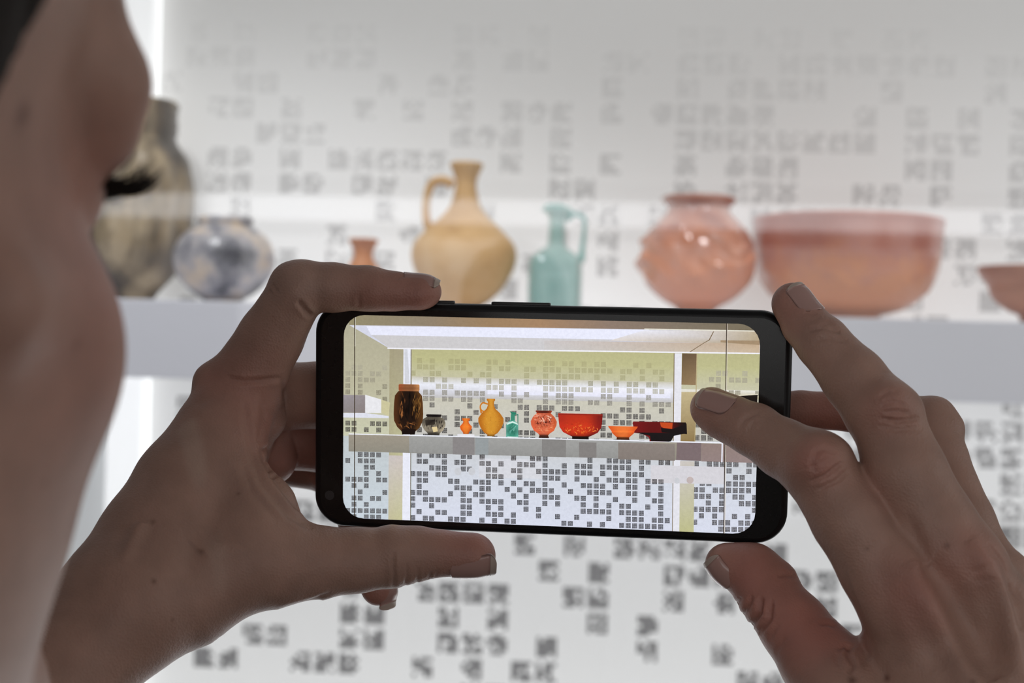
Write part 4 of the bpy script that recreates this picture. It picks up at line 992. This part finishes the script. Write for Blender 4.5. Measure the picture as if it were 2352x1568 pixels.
# nails: (root of nail px,py,d) -> (tip px,py,d), width mm, outward direction in camera-local mm, radius of the finger
nail_mat, nt, b = nmat('fingernail')
b.inputs['Base Color'].default_value = (.45, .27, .235, 1); b.inputs['Roughness'].default_value = .22; b.inputs['Coat Weight'].default_value = .3
tip_mat = plain('nail_tip', (.50, .40, .34), .3, .4)
def nail(base, tip, wid, out, rad, free=.10):
    a_ = U(*base); b2 = U(*tip); d = b2 - a_; L = np.linalg.norm(d); d /= L
    o_ = np.array(out, float); o_ -= d * (o_ @ d); o_ /= np.linalg.norm(o_); s = np.cross(d, o_)
    half = math.asin(min(.98, wid / 2 / rad))
    body = VN
    rel = body - a_; al = rel @ d; ho = rel @ o_; la = rel @ s
    ok = (np.abs(la) < 1.0) & (ho > -7) & (ho < 6) & (al > -3) & (al < L + 2)
    offs = []
    for q in np.linspace(0, 1, 15):
        m_ = ok & (np.abs(al - q * L) < .9); offs.append(ho[m_].max() if m_.any() else None)
    last = None
    for i_ in range(15):
        if offs[i_] is None or (last is not None and i_ > 8 and offs[i_] < last - .9): offs[i_] = (last if last is not None else 0) - .10
        last = offs[i_]
    offs = np.convolve(np.pad(np.array(offs, float), 2, 'edge'), np.ones(5) / 5, 'valid')
    def grid(t0, t1, nv, th):
        v, f = [], []; nu = 14
        for i in range(nv + 1):
            t = t0 + (t1 - t0) * i / nv
            wv = min(1, math.sqrt(max(0, 1 - (1 - min(1, t / .28)) ** 2)) * .9 + .1)
            if t > .8: wv *= math.sqrt(max(.02, 1 - ((t - .8) / .205) ** 2 * .9)) if t > .8 else 1
            for j in range(nu + 1):
                u = -1 + 2 * j / nu; an = u * half * wv
                lift = .12 * math.sin(math.pi * min(1, t)) + .22 + float(np.interp(t, np.linspace(0, 1, 15), offs))
                p = a_ + d * L * t + s * math.sin(an) * rad + o_ * ((math.cos(an) - 1) * rad + lift)
                v.append(p)
        n = len(v); v += [p - o_ * th for p in v]
        for i in range(nv):
            for j in range(nu):
                q = (i * (nu + 1) + j, i * (nu + 1) + j + 1, (i + 1) * (nu + 1) + j + 1, (i + 1) * (nu + 1) + j)
                f.append(q[::-1]); f.append(tuple(x + n for x in q))
        for i in range(nv):
            for j in (0, nu):
                q = (i * (nu + 1) + j, (i + 1) * (nu + 1) + j); f.append((q[0], q[1], q[1] + n, q[0] + n))
        for j in range(nu):
            for i in (0, nv):
                q = (i * (nu + 1) + j, i * (nu + 1) + j + 1); f.append((q[0], q[1], q[1] + n, q[0] + n))
        return toW(np.array(v)), f
    v, f = grid(0, 1 - free, 14, .5); r_ = perch('nail', mesh('nail', v, f, True), nail_mat)
    v, f = grid(1 - free, 1.0, 6, .5); perch('nail_tip', mesh('nail_tip', v, f, True), tip_mat, r_)
VN = np.concatenate([VL, VR])
def nail2(c0, r0, c1, r1, wid, out, rad, free=.1):
    o_ = np.array(out, float); o_ /= np.linalg.norm(o_)
    def back(c, r):
        v = U(*c) + o_ * r; d = -v[2]; return (1176 + F * v[0] / d, 784 - F * v[1] / d, d)
    nail(back(c0, r0), back(c1, r1), wid, o_, rad, free)
nail2((928, 668, 468), 5.6, (1012, 668, 467.5), 4.3, 9.0, (0, 1, .25), 5.6, .14)
nail2((1034, 1274, 464), 6.35, (1141, 1280, 464), 5.2, 10.5, (0, -.62, .80), 7.2, .14)
nail2((866, 1335, 491), 5.2, (893, 1392, 489), 3.0, 8, (.75, -.05, .6), 5.2, .25)
nail2((1668, 954, 447.5), 6.6, (1590, 924, 452.3), 5.0, 10.5, (.33, .62, .7), 6.6)
nail2((1842, 731, 449), 6.3, (1802, 662, 452.5), 4.6, 10.5, (.6, .25, .75), 6.6)
nail2((1700, 1316, 461), 6.4, (1642, 1262, 463), 5.6, 10.5, (-.60, -.57, .56), 6.6, .14)

# eyelashes and eyebrow hairs, hair
dark_hair = plain('dark_hair', (.012, .008, .006), .65, .15, 0, .3, 300)
def strands(lst, seg=4):
    v, f = [], []
    for pts, r in lst:
        n0 = len(v); m_ = len(pts)
        for i, p in enumerate(pts):
            d = pts[min(i + 1, m_ - 1)] - pts[max(i - 1, 0)]; d /= np.linalg.norm(d)
            s = np.cross(d, [0.3, .2, 1]); s /= np.linalg.norm(s); u = np.cross(s, d); rr = r * (1 - i / (m_ - 1)) ** .7 + r * .08
            for k in range(seg):
                an = 2 * math.pi * k / seg; v.append(p + s * math.cos(an) * rr + u * math.sin(an) * rr)
        for i in range(m_ - 1):
            for k in range(seg):
                f.append((n0 + i * seg + k, n0 + i * seg + (k + 1) % seg, n0 + (i + 1) * seg + (k + 1) % seg, n0 + (i + 1) * seg + k))
    return v, f
R_ = np.random.RandomState(3)
for s in (1, -1):
    L = []
    for k in range(230):
        u = (k % 115) / 114; ang = math.radians(-30 + 100 * u)            # around the lid
        root = np.array([s * (32 + 13.5 * math.sin(ang)), 67 + 13.0 * math.cos(ang), 1.2 + R_.randn() * .6])
        outd = np.array([s * math.sin(ang) * .9, math.cos(ang) + .25, 0]); ln = 6.5 + R_.rand() * 2.5; j1, j2 = abs(R_.randn()) * 2.2 * (k % 3 == 0) + R_.randn() * .5, R_.randn() * .9
        pts = [root + outd * ln * t + np.array([0, 0, -2.2 * math.sin(t * 2.2) * 1.0 + 3.4 * t * t + j1 * t]) + np.array([j2 * t, 0, 0]) for t in np.linspace(0, 1, 6)]
        L.append((pts, .19))
    v, f = strands(L); perch('eyelashes', mesh('eyelashes', toW(head2cam(np.array(v))), f, True), dark_hair)
    L = []
    for k in range(160):
        u = R_.rand(); x = 14 + 34 * u; y = 91.0 - 14 * u ** 2.0; z = 22 + 5 * math.sin(u * 2.2) + R_.randn() * 1.6
        L.append(([np.array([s * (x + 5 * t), y + 1.2 * math.sin(3 * t) - 2 * t, z + 1.0 * t]) for t in np.linspace(0, 1, 4)], .12))
# hair: cap with locks
FHH = Field((-105, -140, -150), (105, 110, 160), 2.0)
ell(FHH, (0, -16, 44), (82, 100, 92), 0)
ell(FHH, (0, -60, -40), (66, 46, 90), 20)
ell(FHH, (0, 122, -50), (160, 116, 150), 3, 'sub')
for s in (-1, 1): cap(FHH, (s * 69, 10, 24), (s * 62, 12, -28), 6, 4, 6)
for s in (-1, 1): ell(FHH, (s * 86, -8, -16), (22, 24, 36), 5, 'sub')
rs = np.random.RandomState(8)
for k in range(90):
    an = rs.uniform(-math.pi, math.pi); x0 = 84 * math.sin(an); y0 = -14 + 102 * math.cos(an)
    if y0 > 60: continue
    groove(FHH, (x0 * .6, y0 * .6, 130), (x0 * 1.0, y0 - 12, 30), 2.2, 1.2); groove(FHH, (x0, y0 - 12, 30), (x0 * .8, y0 * .85 - 10, -110), 2.2, 1.2)
Vq, Qq = nets(FHH)
perch('hair', fastmesh('hair', toW(head2cam(Vq)), Qq), dark_hair)
eye_mat, nt, b = nmat('eye')
tc = N(nt, 'ShaderNodeTexCoord'); ln_ = N(nt, 'ShaderNodeVectorMath', operation='DISTANCE'); ln_.inputs[1].default_value = (0, 1.0, -.22)
nt.links.new(tc.outputs['Object'], ln_.inputs[0])
cr_ = N(nt, 'ShaderNodeValToRGB'); cr_.color_ramp.interpolation = 'CONSTANT'
cr_.color_ramp.elements[0].color = (.005, .005, .005, 1); e_ = cr_.color_ramp.elements.new(.2); e_.color = (.10, .05, .025, 1)
cr_.color_ramp.elements[2].position = .5; cr_.color_ramp.elements[2].color = (.75, .72, .70, 1)
nt.links.new(ln_.outputs['Value'], cr_.inputs[0]); nt.links.new(cr_.outputs[0], b.inputs['Base Color']); b.inputs['Roughness'].default_value = .1
for s in (1, -1):
    v, f = [], []
    for i in range(17):
        for j in range(24):
            th, ph_ = math.pi * i / 16, 2 * math.pi * j / 24
            v.append((math.sin(th) * math.cos(ph_), math.sin(th) * math.sin(ph_), math.cos(th)))
    for i in range(16):
        for j in range(24): f.append((i * 24 + j, (i + 1) * 24 + j, (i + 1) * 24 + (j + 1) % 24, i * 24 + (j + 1) % 24))
    o = link('eye', mesh('eye', v, f, True), person, eye_mat)
    o.matrix_parent_inverse = PINV
    o.matrix_basis = MM @ Matrix.Translation(Ht) @ HA.to_4x4() @ Matrix.Translation((s * 31.5, 67.5, -.5)) @ Matrix.Scale(11.8, 4)
# clothes
shirt = plain('dark_shirt', (.03, .03, .035), .85, .2, 0, .15, 60)
trous = plain('dark_trousers', (.02, .022, .03), .85, .2, 0, .15, 60)
FS = Field((-570, -760, -520), (430, -150, 120), 8.0, 200)
cap(FS, shL, shR, 63, 63, 20)
for s in (-1, 1): cap(FS, neck + Rg * s * 70 - [0, 112, 0], hipc + Rg * s * 65, 96, 88, 50)
cap(FS, shR, shR + (elR - shR) * .75, 60, 50, 10); cap(FS, shL, shL + (elL - shL) * .75, 60, 50, 10)
v, q = nets(FS); perch('shirt', fastmesh('shirt', toW(v), q), shirt)
FT = Field((-500, -1510, -420), (200, -640, 100), 9.0, 200)
for s in (-1, 1):
    cap(FT, hipc + Rg * s * 80, hipc + Rg * s * 85 - [0, 400, 0], 102, 68, 40); cap(FT, hipc + Rg * s * 85 - [0, 400, 0], hipc + Rg * s * 85 - [0, 780, 0], 66, 56, 20)
v, q = nets(FT); v = toW(v); v[:, 2] = np.maximum(v[:, 2], .03); perch('trousers', fastmesh('trousers', v, q), trous)
for s in (-1, 1):
    ft = hipc + Rg * s * 85 - [0, 800, 0]; a_ = toW(ft[None])[0]; g_ = toW((ft + Fw * 150)[None])[0]
    FO = Field((-60, -60, -50), (60, 260, 70), 5.0, 60)
    ell(FO, (0, 60, -5), (42, 130, 40), 0); ell(FO, (0, 0, 20), (42, 45, 42), 20)
    v, q = nets(FO); d = (g_ - a_)[:2]; d /= np.linalg.norm(d)
    wv_ = np.stack([a_[0] + (v[:, 1] * d[0] + v[:, 0] * d[1]) * .001, a_[1] + (v[:, 1] * d[1] - v[:, 0] * d[0]) * .001, np.maximum(.042 + v[:, 2] * .001, .002)], 1)
    perch('shoe', fastmesh('shoe', wv_, q), trous)
